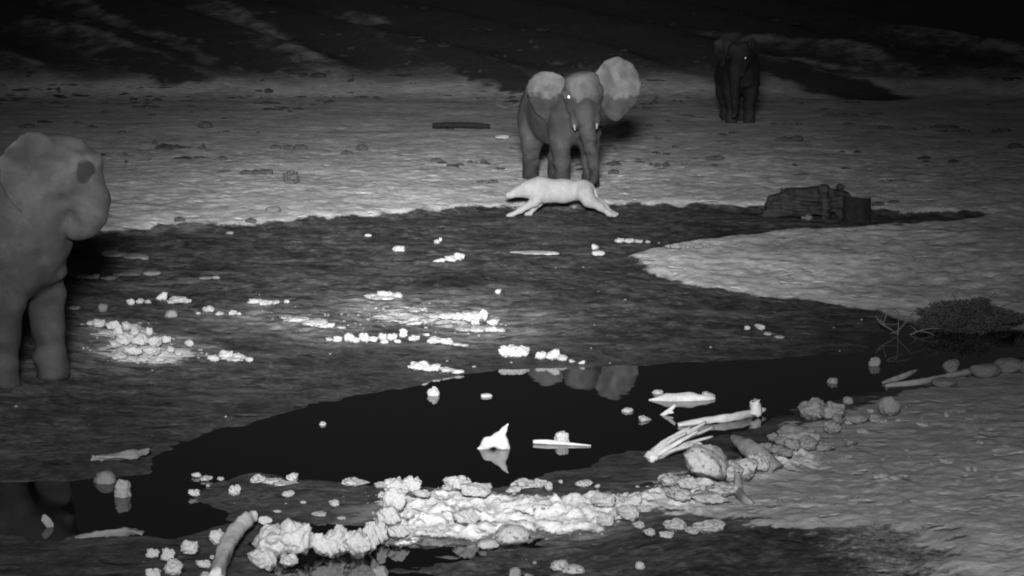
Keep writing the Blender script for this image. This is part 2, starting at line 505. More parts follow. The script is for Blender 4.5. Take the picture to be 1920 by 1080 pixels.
def tube_mesh(name, pts, rs, seg=12, wob=0.08, seed=0, sub=6, flat_=1.0):
    """a tapered, slightly crooked limb along points"""
    rnd = random.Random(seed)
    P = [Vector(p) for p in pts]
    path, rad = [], []
    for i in range(len(P) - 1):
        p0, p1, p2, p3 = P[max(i - 1, 0)], P[i], P[i + 1], P[min(i + 2, len(P) - 1)]
        for j in range(sub):
            t = j / sub
            path.append(0.5 * ((2 * p1) + (p2 - p0) * t + (2 * p0 - 5 * p1 + 4 * p2 - p3) * t * t + (3 * p1 - p0 - 3 * p2 + p3) * t ** 3))
            rad.append(rs[i] + (rs[i + 1] - rs[i]) * t)
    path.append(P[-1]); rad.append(rs[-1])
    knots = perlin(np.arange(len(path)) * 0.45, seed * 1.37 + 0.3, 0.7)
    verts, faces = [], []
    for i, p in enumerate(path):
        d = (path[min(i + 1, len(path) - 1)] - path[max(i - 1, 0)]).normalized()
        up = Vector((0, 0, 1)) if abs(d.z) < 0.9 else Vector((1, 0, 0))
        a = d.cross(up).normalized(); b = a.cross(d)
        for k in range(seg):
            th = 2 * math.pi * k / seg
            r = rad[i] * (1 + wob * 0.7 * (rnd.random() * 2 - 1) + wob * math.sin(3 * th + i * 0.35 + seed) + wob * 1.6 * knots[i])
            q = p + (a * math.cos(th) + b * math.sin(th) * flat_) * r
            if wob > 0 and i in (0, len(path) - 1):
                q = q + d * rad[i] * rnd.uniform(-0.45, 0.45)
            verts.append(q)
    for i in range(len(path) - 1):
        for k in range(seg):
            faces.append((i * seg + k, i * seg + (k + 1) % seg, (i + 1) * seg + (k + 1) % seg, (i + 1) * seg + k))
    for e, o in ((0, 0), (len(path) - 1, (len(path) - 1) * seg)):          # closed ends
        verts.append(sum((verts[o + k] for k in range(seg)), Vector()) / seg)
        for k in range(seg):
            f = (o + k, o + (k + 1) % seg, len(verts) - 1)
            faces.append(f[::-1] if e == 0 else f)
    return mesh_from(name, verts, faces)

# ------------------------------------------------------------------ ground
def build_ground():
    d = np.concatenate([np.linspace(6, 19, 14)[:-1], np.exp(np.linspace(math.log(19), math.log(66), 520))[:-1],
                        np.exp(np.linspace(math.log(66), math.log(150), 190))[:-1], np.exp(np.linspace(math.log(150), math.log(900), 40))])
    u = np.concatenate([np.linspace(-0.75, -0.27, 40)[:-1], np.linspace(-0.27, 0.27, 760), np.linspace(0.27, 0.75, 40)[1:]])
    Dg, U = np.meshgrid(d, u, indexing='ij')
    X, Y = U * (Dg + 1.5), Dg
    Z = H(X.ravel(), Y.ravel()).reshape(X.shape)
    nr, nc = X.shape
    idx = np.arange(nr * nc).reshape(nr, nc)
    quads = np.stack([idx[:-1, :-1].ravel(), idx[:-1, 1:].ravel(), idx[1:, 1:].ravel(), idx[1:, :-1].ravel()], 1)
    V = np.stack([X.ravel(), Y.ravel(), Z.ravel()], 1)
    me = mesh_np('ground', V, quads)
    x, y = X.ravel(), Y.ravel()
    n1 = fbm(x * 0.7, y * 0.5, 8.0, 4)
    m = sd_poly(x, y, MUD)
    wet = smooth(0.30, -0.30, m + 0.12 * n1 + 0.22 * fbm(x * 1.9, y * 1.4, 3.3, 4, 0.6) + smooth(38, 32, y) * 0.5 * fbm(x * 1.6, y * 2.2, 12.0, 5, 0.65))
    wet = wet * (1 - 0.45 * smooth(2.6, 4.0, x) * smooth(27.5, 25.5, y))
    attr_f(me, 'wet', wet)
    s = sd_poly(x, y, POOL)
    damp = np.maximum(smooth(1.6, 0.1, s + 0.5 * n1), 0.9 * smooth(7, 0.5, s + 0.8 * n1) * smooth(40, 36, y))
    attr_f(me, 'damp', damp)
    c1 = smooth(0.35, -0.45, sd_poly(x, y, CRUST) + 0.3 * fbm(x * 1.6, y * 1.6, 3.0, 3))
    c2 = 0.66 * smooth(1.0, -1.2, sd_poly(x, y, CRUST2) + 0.9 * fbm(x * 0.8, y * 0.6, 6.0, 4))
    c3 = 1.05 * smooth(0.6, -0.6, sd_poly(x, y, CRUST3) + 0.5 * fbm(x * 1.1, y * 0.8, 6.0, 4))
    dust = np.maximum(smooth(2.6, -0.8, sd_poly(x, y, CRUST2) + 1.2 * n1), smooth(1.4, -0.5, sd_poly(x, y, CRUST3) + 0.8 * n1))
    dust = np.maximum(dust, 0.8 * smooth(0.9, -0.2, sd_poly(x, y, CRUST) + 0.5 * n1))
    attr_f(me, 'dust', dust)
    attr_f(me, 'crust', np.maximum(np.maximum(c1, c2), c3))
    # lit crests painted pale into the slope colour, shaded hollows painted dark
    pale = np.zeros(len(x))
    for line in STREAKS:
        best = np.full(len(x), 1e9); sgn = np.zeros(len(x))
        for (ax, ay), (bx, by) in zip(line[:-1], line[1:]):
            ex, ey = bx - ax, by - ay
            L2 = ex * ex + ey * ey
            t = np.clip(((x - ax) * ex + (y - ay) * ey) / L2, 0, 1)
            dd = np.hypot(x - ax - ex * t, y - ay - ey * t)
            side = (ex * (y - ay) - ey * (x - ax)) / math.sqrt(L2)
            k = dd < best
            best = np.where(k, dd, best); sgn = np.where(k, np.sign(side), sgn)
        best = best + 0.7 * np.abs(fbm(x * 0.35, y * 0.3, 9.0, 3))
        w = np.where(sgn > 0, np.exp(-(best / 0.7) ** 2), np.exp(-(best / 3.2) ** 1.3))
        pale = np.maximum(pale, w)
    hz = smooth(95.5, 100, y + 1.5 * n1)
    low = smooth(107, 97, y + 2.5 * fbm(x * 0.12, y * 0.1, 4.4, 3))
    scrub_shade = hz * np.clip(1 - np.maximum(0.66 * pale * (0.8 + 0.6 * fbm(x * 0.9, y * 0.5, 2.0, 3)), 0.6 * low), 0, 1)
    scrub_shade = np.maximum(scrub_shade, 0.32 * hz * smooth(97, 103, y))
    for line in SHADE_BANDS:
        best = np.full(len(x), 1e9)
        for (ax, ay), (bx, by) in zip(line[:-1], line[1:]):
            ex, ey = bx - ax, by - ay
            t = np.clip(((x - ax) * ex + (y - ay) * ey) / (ex * ex + ey * ey), 0, 1)
            best = np.minimum(best, np.hypot((x - ax - ex * t), (y - ay - ey * t)))
        scrub_shade = np.maximum(scrub_shade, smooth(2.4, 0.6, best + 0.8 * n1))
    attr_f(me, 'scrub_shade', scrub_shade)
    bank = smooth(30, 27, y - 0.55 * np.clip(x - 4, 0, None)) * (1 - wet) + (1 - wet) * smooth(2.0, 4.5, x) * smooth(37, 34, y)
    spit = (1 - wet) * smooth(4.0, 6.5, x) * smooth(52.5, 50.5, y) * smooth(36, 38, y)
    attr_f(me, 'bank', np.clip(bank, 0, 1))
    mat = bpy.data.materials.new('ground')
    mat.use_nodes = True
    nt = mat.node_tree; N, L = nt.nodes, nt.links
    b = N['Principled BSDF']; b.inputs['Specular IOR Level'].default_value = 0.15
    tc = N.new('ShaderNodeTexCoord')
    def noise(scale, detail=8, rough=0.65, map_scale=None):
        n = N.new('ShaderNodeTexNoise'); n.inputs['Scale'].default_value = scale; n.inputs['Detail'].default_value = detail; n.inputs['Roughness'].default_value = rough
        if map_scale:
            mp = N.new('ShaderNodeMapping'); mp.inputs['Scale'].default_value = map_scale
            L.new(tc.outputs['Object'], mp.inputs[0]); L.new(mp.outputs[0], n.inputs['Vector'])
        else:
            L.new(tc.outputs['Object'], n.inputs['Vector'])
        return n.outputs['Fac']
    def rng(v, a, b_, c, d_):
        r = N.new('ShaderNodeMapRange'); r.interpolation_type = 'SMOOTHSTEP'
        for k, q in zip(('From Min', 'From Max', 'To Min', 'To Max'), (a, b_, c, d_)):
            r.inputs[k].default_value = q
        L.new(v, r.inputs['Value']); return r.outputs[0]
    def attr(nm):
        a = N.new('ShaderNodeAttribute'); a.attribute_name = nm; return a.outputs['Fac']
    def mathn(op, a, b_):
        n = N.new('ShaderNodeMath'); n.operation = op
        for i, v in enumerate((a, b_)):
            if isinstance(v, (int, float)): n.inputs[i].default_value = v
            else: L.new(v, n.inputs[i])
        return n.outputs[0]
    def mix(f, a, b_):
        n = N.new('ShaderNodeMix')
        L.new(f, n.inputs[0])
        for i, v in ((2, a), (3, b_)):
            if isinstance(v, (int, float)): n.inputs[i].default_value = v
            else: L.new(v, n.inputs[i])
        return n.outputs[0]
    nA, nB, nC = noise(0.45), noise(2.6), noise(11.0, 10, 0.7)
    sand = mathn('MULTIPLY', mathn('MULTIPLY', rng(nB, 0.25, 0.75, 0.28, 0.56), rng(nA, 0.3, 0.7, 0.74, 1.2)), rng(nC, 0.3, 0.7, 0.85, 1.15))
    specks = rng(noise(5.0, 4, 0.6), 0.64, 0.74, 0.0, 0.75)
    sand = mix(specks, sand, 0.10)
    bankc = rng(nB, 0.25, 0.75, 0.26, 0.44)
    flakes = rng(noise(3.0, 8, 0.7, (0.7, 1.6, 1)), 0.53, 0.62, 0.0, 1.0)
    bankc = mix(mathn('MULTIPLY', flakes, rng(nA, 0.40, 0.55, 0.15, 1.0)), bankc, 0.62)
    mud = mathn('MULTIPLY', mathn('MULTIPLY', rng(nB, 0.3, 0.7, 0.018, 0.078), rng(nA, 0.3, 0.7, 0.5, 1.4)), rng(nC, 0.3, 0.7, 0.45, 1.5))
    mudsp = rng(noise(7.0, 6, 0.75), 0.58, 0.72, 0.0, 0.7)
    mud = mix(mudsp, mud, 0.16)
    c = mix(attr('bank'), sand, bankc)
    mud = mix(rng(noise(1.1, 9, 0.72, (0.32, 1.7, 1)), 0.52, 0.70, 0.0, 0.75), mud, 0.12)
    mud = mix(mathn('MULTIPLY', attr('dust'), rng(noise(3.2, 9, 0.75, (0.6, 1.5, 1)), 0.40, 0.62, 0.0, 0.95)), mud, 0.26)
    wetm = rng(mathn('ADD', attr('wet'), mathn('MULTIPLY', mathn('SUBTRACT', nC, 0.5), 1.1)), 0.28, 0.72, 0.0, 1.0)
    c = mix(wetm, c, mud)
    dampm = mathn('MULTIPLY', attr('damp'), 0.45)
    c = mix(dampm, c, 0.02)
    scr = mathn('MULTIPLY', rng(mathn('ADD', attr('scrub_shade'), mathn('MULTIPLY', mathn('SUBTRACT', nB, 0.5), 0.9)), 0.05, 0.85, 0.0, 1.0), rng(nC, 0.2, 0.6, 0.8, 1.0))
    c = mix(scr, c, 0.036)
    cr = rng(mathn('ADD', attr('crust'), mathn('MULTIPLY', mathn('SUBTRACT', noise(4.5, 10, 0.78, (0.8, 1.4, 1)), 0.5), 2.6)), 0.50, 0.74, 0.0, 1.0)
    c = mix(cr, c, rng(nC, 0.3, 0.7, 0.40, 0.60))
    L.new(c, b.inputs['Base Color'])
    L.new(mix(wetm, 0.95, 0.6), b.inputs['Roughness'])
    bp = N.new('ShaderNodeBump'); bp.inputs['Strength'].default_value = 0.75; bp.inputs['Distance'].default_value = 0.07
    vo = N.new('ShaderNodeTexVoronoi'); vo.inputs['Scale'].default_value = 1.5; vo.inputs['Randomness'].default_value = 1.0
    mpv = N.new('ShaderNodeVectorMath'); mpv.operation = 'ADD'
    nv = N.new('ShaderNodeTexNoise'); nv.inputs['Scale'].default_value = 2.0
    L.new(tc.outputs['Object'], nv.inputs['Vector']); L.new(tc.outputs['Object'], mpv.inputs[0]); L.new(nv.outputs['Color'], mpv.inputs[1]); L.new(mpv.outputs[0], vo.inputs['Vector'])
    prints = rng(vo.outputs['Distance'], 0.10, 0.30, 0.0, 0.55)        # trampled hollows of old footprints
    L.new(mathn('ADD', prints, mathn('ADD', mathn('MULTIPLY', nB, 0.8), mathn('MULTIPLY', nC, 0.5))), bp.inputs['Height'])
    L.new(bp.outputs[0], b.inputs['Normal'])
    o = obj('ground', me, mat)
    o['kind'] = 'structure'
    o['label'] = 'pale sandy ground, dark wet mud flat and scrubby slope round the waterhole'
    return o

build_ground()

# ------------------------------------------------------------------ water
def build_water():
    nx, ny = 60, 40
    xs, ys = np.linspace(-22, 24, nx), np.linspace(20, 42, ny)
    X, Y = np.meshgrid(xs, ys, indexing='ij')
    idx = np.arange(nx * ny).reshape(nx, ny)
    quads = np.stack([idx[:-1, :-1].ravel(), idx[1:, :-1].ravel(), idx[1:, 1:].ravel(), idx[:-1, 1:].ravel()], 1)
    me = mesh_np('water', np.stack([X.ravel(), Y.ravel(), np.zeros(X.size)], 1), quads)
    m = bpy.data.materials.new('still_water')
    m.use_nodes = True
    N, L = m.node_tree.nodes, m.node_tree.links
    b = N['Principled BSDF']
    b.inputs['Base Color'].default_value = (0.004, 0.004, 0.004, 1)
    b.inputs['Roughness'].default_value = 0.015
    b.inputs['IOR'].default_value = 1.5
    tc = N.new('ShaderNodeTexCoord')
    n = N.new('ShaderNodeTexNoise'); n.inputs['Scale'].default_value = 1.6; n.inputs['Detail'].default_value = 2
    L.new(tc.outputs['Object'], n.inputs['Vector'])
    bp = N.new('ShaderNodeBump'); bp.inputs['Strength'].default_value = 0.05; bp.inputs['Distance'].default_value = 0.02
    L.new(n.outputs['Fac'], bp.inputs['Height']); L.new(bp.outputs[0], b.inputs['Normal'])
    o = obj('water', me, m)
    o['kind'] = 'structure'
    o['label'] = 'still black water of the pool'
build_water()

# ------------------------------------------------------------------ elephants
EAR = [(0.0, .34), (.14, .56), (.40, .72), (.72, .72), (1.0, .54), (1.14, .22), (1.12, -.14), (.96, -.42), (.74, -.62), (.48, -.78), (.32, -.76), (.20, -.60), (.10, -.40), (0.0, -.30)]

def ear_mesh(name, side, spread, tilt=0.0, curl=0.10, size=1.0, roll=0.0, seed=0):
    """a broad fan-shaped ear with thickness, standing off the head by `spread` radians"""
    P = EAR
    out = []
    n = len(P)
    for i in range(n):
        p0, p1, p2, p3 = [np.array(P[(i + k) % n]) for k in (-1, 0, 1, 2)]
        for j in range(6):
            t = j / 6
            out.append(0.5 * ((2 * p1) + (p2 - p0) * t + (2 * p0 - 5 * p1 + 4 * p2 - p3) * t * t + (3 * p1 - p0 - 3 * p2 + p3) * t ** 3))
    out = np.array(out) * size
    ko = np.arange(len(out))
    out = out * (1 + 0.035 * perlin(ko * 0.35, seed * 3.1, 0.5) + 0.02 * perlin(ko * 1.1, seed * 1.7, 2.5))[:, None]
    c = np.array([0.48, -0.05]) * size
    rings = 12
    n = len(out)
    uv = [c[None, :]] + [c + (out - c) * (r / rings) for r in range(1, rings + 1)]
    uv = np.concatenate(uv)
    rr = np.concatenate([[0]] + [np.full(n, r / rings) for r in range(1, rings + 1)])
    ang = np.arctan2(uv[:, 1] - c[1], uv[:, 0] - c[0])
    u, v = uv[:, 0], uv[:, 1]
    w = curl * (u / size) ** 2 * 1.4 - 0.09 * np.sin(v * 3.4 + seed) * u + 0.035 * rr ** 2 * np.sin(ang * 7 + seed) + 0.04 * perlin(u * 3, v * 3, seed) - 0.10 * smooth(0.45, 0.75, v / size) * np.abs(v)
    th = 0.022 * (1 - 0.5 * rr)
    cr, sr = math.cos(roll), math.sin(roll)
    u, v = u * cr - v * sr * 1.0, u * sr + v * cr
    ue = np.array([-math.cos(spread), side * math.sin(spread), 0])
    ve = np.array([math.sin(tilt), 0, math.cos(tilt)])
    we = np.cross(ue, ve) * side
    we /= np.linalg.norm(we)
    base = u[:, None] * ue + v[:, None] * ve
    A, B = base + (w + th)[:, None] * we, base + (w - th)[:, None] * we
    V = np.concatenate([A, B])
    k = len(u)
    F = []
    for o, fl in ((0, False), (k, True)):
        for i in range(n):
            f = (o, o + 1 + i, o + 1 + (i + 1) % n)
            F.append(f[::-1] if fl else f)
            for r in range(rings - 1):
                a, b_ = o + 1 + r * n + i, o + 1 + r * n + (i + 1) % n
                f = (a, a + n, b_ + n, b_)
                F.append(f[::-1] if fl else f)
    e = 1 + (rings - 1) * n
    for i in range(n):
        F.append((e + i, k + e + i, k + e + (i + 1) % n, e + (i + 1) % n))
    return V, F

def elephant(label, loc, heading, scale, skin, feet, head_yaw=0.0, head_pitch=0.0, head_roll=0.0, ears=((1.2, 0, 0.1, 0), (1.2, 0, 0.1, 0)), trunk=None,
             tail=None, eyes=('eye', 'eye'), tusk_len=0.35, neck_z=2.40, belly=1.0, ear_size=1.0, hs=1.0, ear_lift=0.0, neck_x=1.18, ear_fwd=0.0):
    root = empty('elephant', loc, heading, scale)
    tag(root, label, 'elephant', 'elephants at the waterhole')
    S = Solid()
    # trunk of the body: high shoulder, dip behind it, high hip
    S.ball((-0.95, 0, 2.02), (0.85, 0.66, 0.86), 0.2)
    S.ball((-0.25, 0, 1.90), (1.05, 0.78 * belly, 0.88), 0.25)
    S.ball((0.50, 0, 1.98), (0.85, 0.68, 0.86), 0.25)
    S.cone((-1.25, 0, 2.45), (-0.35, 0, 2.58), 0.30, 0.24, 0.3)
    S.cone((-0.35, 0, 2.58), (0.65, 0, 2.62), 0.24, 0.34, 0.3)
    S.ball((0.72, 0.30, 1.85), (0.45, 0.36, 0.75), 0.2)
    S.ball((0.72, -0.30, 1.85), (0.45, 0.36, 0.75), 0.2)
    S.ball((-1.15, 0.32, 1.80), (0.50, 0.36, 0.72), 0.2)
    S.ball((-1.15, -0.32, 1.80), (0.50, 0.36, 0.72), 0.2)
    (fl, fr, hl, hr) = feet
    for (fx, fy, fz), side in ((fl, 1), (fr, -1)):
        S.chain([(0.72, side * 0.40, 1.75), (0.72 + (fx - 0.72) * 0.35, side * 0.43, 1.22), (0.74 + (fx - 0.72) * 0.72, fy, 0.70 + fz * 0.6), (fx, fy, 0.26 + fz), (fx + 0.03, fy, 0.08 + fz)],
                [0.36, 0.285, 0.215, 0.20, 0.245], 0.1)
    for (fx, fy, fz), side in ((hl, 1), (hr, -1)):
        S.chain([(-1.12, side * 0.36, 1.70), (-0.98 + (fx + 1.1) * 0.45, side * 0.42, 1.05), (-1.10 + (fx + 1.1) * 0.8, fy, 0.56 + fz * 0.6), (fx, fy, 0.24 + fz), (fx + 0.04, fy, 0.08 + fz)],
                [0.44, 0.29, 0.215, 0.20, 0.24], 0.1)
    # head frame
    Rm = np.array(Matrix.Rotation(head_yaw, 3, 'Z') @ Matrix.Rotation(head_pitch, 3, 'Y') @ Matrix.Rotation(head_roll, 3, 'X'))
    O = np.array([neck_x, 0, neck_z])
    T = lambda p: O + Rm @ (np.array(p, float) * hs)
    S.cone((0.55, 0, 2.25), T((0.15, 0, -0.02)), 0.66, 0.52, 0.25)
    S.ball(T((0.40, 0, 0.08)), 0.43 * hs, 0.15)
    S.ball(T((0.52, 0.12, 0.24)), 0.30 * hs, 0.12)
    S.ball(T((0.52, -0.12, 0.24)), 0.30 * hs, 0.12)
    for s in (1, -1):
        S.cone(T((0.42, s * 0.22, 0.0)), T((0.62, s * 0.22, -0.28)), 0.24 * hs, 0.19 * hs, 0.12)
        S.cone(T((0.62, s * 0.20, -0.20)), T((0.86, s * 0.24, -0.62)), 0.17 * hs, 0.105 * hs, 0.06)
        S.cone(T((0.26, s * 0.28, 0.22 + ear_lift)), T((0.22, s * 0.46, 0.16 + ear_lift)), 0.16, 0.05, 0.08)
        S.cone(T((0.26, s * 0.28, -0.05 + ear_lift)), T((0.22, s * 0.40, -0.08 + ear_lift)), 0.14, 0.05, 0.08)
        S.cone(T((0.55, s * 0.32, 0.14)), T((0.72, s * 0.25, 0.16)), 0.10, 0.09, 0.06)
    S.cone(T((0.60, 0, 0.12)), T((0.86, 0, -0.34)), 0.31 * hs, 0.25 * hs, 0.15)
    S.cone(T((0.32, 0, -0.36)), T((0.66, 0, -0.62)), 0.26 * hs, 0.11 * hs, 0.12)
    if trunk is None:
        trunk = [(0.86, 0, -0.34), (1.00, 0, -0.75), (1.06, 0, -1.2), (1.04, 0, -1.65), (1.05, 0, -2.0), (1.16, 0, -2.18)]
    rs = np.linspace(0.25, 0.085, len(trunk)) if len(trunk) > 2 else [0.25, 0.1]
    S.chain([T(p) for p in trunk], list(rs), 0.06)
    if tail is None:
        tail = [(-1.72, 0, 2.25), (-1.86, 0, 1.85), (-1.88, 0, 1.35), (-1.86, 0, 0.95)]
    S.chain([(-1.55, 0, 2.4)] + list(tail), list(np.linspace(0.10, 0.03, len(tail) + 1)), 0.05)
    nz = lambda X, Y, Z: 0.035 * np.sin(Z * 16 + 3 * perlin(X * 2, Y * 2, Z * 2)) * smooth(0.2, 0.9, np.abs(perlin(X * 1.3, Y * 1.3, Z * 1.1)) * 1.8) + 0.018 * perlin(X * 4, Y * 4, Z * 4)
    me = S.mesh('body', 0.038, floor=0.0, noise=nz)
    co = np.empty(len(me.vertices) * 3, np.float32); me.vertices.foreach_get('co', co)
    attr_vec(me, 'rest', co.reshape(-1, 3))
    obj('body', me, skin, root)
    for i, side in enumerate((1, -1)):
        sp, tl, cu, ro = ears[i]
        V, Fc = ear_mesh('ear', side, sp, tl, cu, ear_size, ro, seed=i * 2.0)
        V = np.array([T(v + np.array([0.22 + ear_fwd, side * 0.30, 0.16 + ear_lift])) for v in V])
        em = mesh_from('ear', V, Fc)
        attr_vec(em, 'rest', V)
        obj('ear', em, skin, root)
        bm = bmesh.new(); bmesh.ops.create_uvsphere(bm, u_segments=12, v_segments=8, radius=0.042)
        e_me = bpy.data.meshes.new('eye'); bm.to_mesh(e_me); bm.free()
        e_me.polygons.foreach_set('use_smooth', [True] * len(e_me.polygons))
        p = T((0.715, side * 0.335, 0.02))
        obj('eye', e_me, MAT[eyes[i]], root, tuple(p))
        if tusk_len <= 0:
            continue
        pts = [T((0.84, side * 0.24, -0.58)), T((0.97, side * 0.26, -0.58 - tusk_len * 0.55)), T((1.12, side * 0.25, -0.58 - tusk_len))]
        obj('tusk', tube_mesh('tusk', pts, [0.05, 0.04, 0.014], 10, 0.0), MAT['tusk'], root)
    return root

skin_cow = skin_material('dusty_wet_hide', 0.078, 0.029, 2.42, 2.54, 0.5, 0.16)
skin_bull = skin_material('dull_grey_hide', 0.030, 0.021, 1.2, 3.0, 0.04, 0.25, (1.72, -0.14, 2.94))
skin_far = skin_material('dark_wet_hide', 0.020, 0.006, 2.5, 3.1, 0.45)

# the elephant behind the running hyena: facing the camera, ears wide
pc = G(1054, 346)
elephant('dusty elephant facing us with both ears spread, behind the galloping white animal', (pc.x, pc.y + 0.1, pc.z), R(-64), 0.98, skin_cow,
         ((0.98, 0.36, 0), (0.72, -0.38, 0), (-1.05, 0.34, 0), (-1.25, -0.36, 0)), head_yaw=R(-26), head_pitch=R(8), head_roll=R(4),
         ears=((1.40, 0.0, -0.05, 0.06), (1.25, 0.0, -0.08, -0.32)), tail=[(-1.75, -0.1, 2.25), (-1.95, -0.4, 2.1), (-2.05, -0.75, 2.02), (-2.1, -1.0, 2.1)],
         trunk=[(0.86, 0, -0.34), (0.98, 0.03, -0.75), (1.0, 0.10, -1.2), (0.95, 0.14, -1.6), (0.9, 0.12, -1.92), (0.98, 0.02, -2.06)], tusk_len=0.11,
         neck_z=2.62, hs=1.14, eyes=('eye_dull', 'eye'), ear_lift=-0.17, ear_size=0.96)

# the bull at the left edge: in profile, head and ear in the picture
hd, SB = R(-20), 1.17
ca, sa = math.cos(hd), math.sin(hd)
pb = G(4, 724)
rf = np.array([0.60, -0.40])           # right fore foot in the elephant's frame
bx, by = pb.x - SB * (rf[0] * ca - rf[1] * sa), pb.y - SB * (rf[0] * sa + rf[1] * ca)
elephant('big bull elephant cut by the picture edge, its head in profile to the right', (bx, by, pb.z - 0.03), hd, SB, skin_bull,
         ((0.86, 0.40, 0), (0.60, -0.40, 0), (-0.85, 0.38, 0), (-1.20, -0.40, 0)), head_yaw=R(16), head_pitch=R(15),
         ears=((0.12, 0, 0.0, -0.25), (0.50, -0.10, 0.08, 0.0)), eyes=('eye_dull', 'eye_dull'), tusk_len=0.0, neck_z=2.92, hs=0.75, neck_x=1.20, ear_lift=-0.24, ear_size=1.02, ear_fwd=0.14,
         trunk=[(0.86, 0, -0.34), (0.90, 0, -0.58), (0.84, 0, -0.78), (0.68, 0.0, -0.90), (0.52, 0.0, -0.82), (0.46, 0, -0.64)])

# the far elephant at the foot of the slope
pf = G(1378, 230)
elephant('dark elephant with one glinting eye standing far off at foot of slope', (pf.x + 0.15, pf.y + 0.6, pf.z), R(-88), 0.95, skin_far,
         ((0.85, 0.34, 0), (0.80, -0.34, 0), (-1.05, 0.32, 0), (-1.10, -0.32, 0)), head_yaw=R(-26), head_pitch=R(6),
         ears=((0.12, 0, 0.0, -0.1), (1.25, 0, 0.0, -0.05)), ear_size=0.84, tusk_len=0.0, neck_z=2.62, ear_lift=-0.08, eyes=('eye', 'eye_dull'))

# ------------------------------------------------------------------ running hyena
def hyena():
    p0 = G(992, 406)
    s = 1.0
    root = empty('hyena', (p0.x + 0.75, p0.y, p0.z), math.pi, s)       # faces left
    tag(root, 'pale white hyena galloping along the mud edge before the dusty elephant', 'hyena')
    S = Solid()
    # body, x forward; hind quarters behind
    S.chain([(-0.55, 0, 0.64), (-0.1, 0, 0.62), (0.38, 0, 0.62)], [0.24, 0.275, 0.305], 0.12, (1, 1.25, 1))
    S.ball((0.48, 0, 0.66), (0.32, 0.22, 0.28), 0.12)
    S.ball((-0.60, 0, 0.66), (0.24, 0.17, 0.21), 0.12)
    S.chain([(0.50, 0, 0.72), (0.80, 0, 0.66), (0.95, 0, 0.62)], [0.25, 0.20, 0.155], 0.1)
    S.ball((1.00, 0, 0.61), (0.17, 0.125, 0.125), 0.06)
    S.chain([(1.05, 0, 0.58), (1.22, 0, 0.52), (1.27, 0, 0.51)], [0.115, 0.085, 0.07], 0.06)
    for y in (0.09, -0.09):
        S.cone((0.92, y, 0.70), (0.90, y * 1.25, 0.80), 0.05, 0.035, 0.03)
    # fore legs: one reaching forward, one planted
    S.chain([(0.48, 0.12, 0.55), (0.62, 0.13, 0.36), (0.96, 0.13, 0.16), (1.20, 0.13, 0.03), (1.27, 0.13, 0.02)], [0.16, 0.115, 0.075, 0.058, 0.05], 0.06)
    S.chain([(0.46, -0.12, 0.55), (0.52, -0.13, 0.34), (0.64, -0.13, 0.17), (0.72, -0.13, 0.05), (0.82, -0.13, 0.035)], [0.17, 0.12, 0.07, 0.052, 0.048], 0.06)
    # hind legs stretched out behind
    S.chain([(-0.60, 0.11, 0.58), (-0.72, 0.13, 0.40), (-1.00, 0.13, 0.24), (-1.22, 0.13, 0.07), (-1.36, 0.13, 0.03)], [0.22, 0.165, 0.095, 0.062, 0.05], 0.08)
    S.chain([(-0.60, -0.11, 0.58), (-0.80, -0.13, 0.42), (-1.10, -0.13, 0.22), (-1.30, -0.13, 0.04), (-1.42, -0.13, 0.03)], [0.22, 0.165, 0.095, 0.062, 0.05], 0.08)
    S.chain([(-0.78, 0, 0.72), (-0.88, 0, 0.60), (-0.92, 0, 0.46)], [0.06, 0.045, 0.04], 0.05)
    me = S.mesh('body', 0.019, noise=lambda X, Y, Z: 0.006 * perlin(X * 14, Y * 14, Z * 10))
    obj('body', me, MAT['hyena'], root)
hyena()

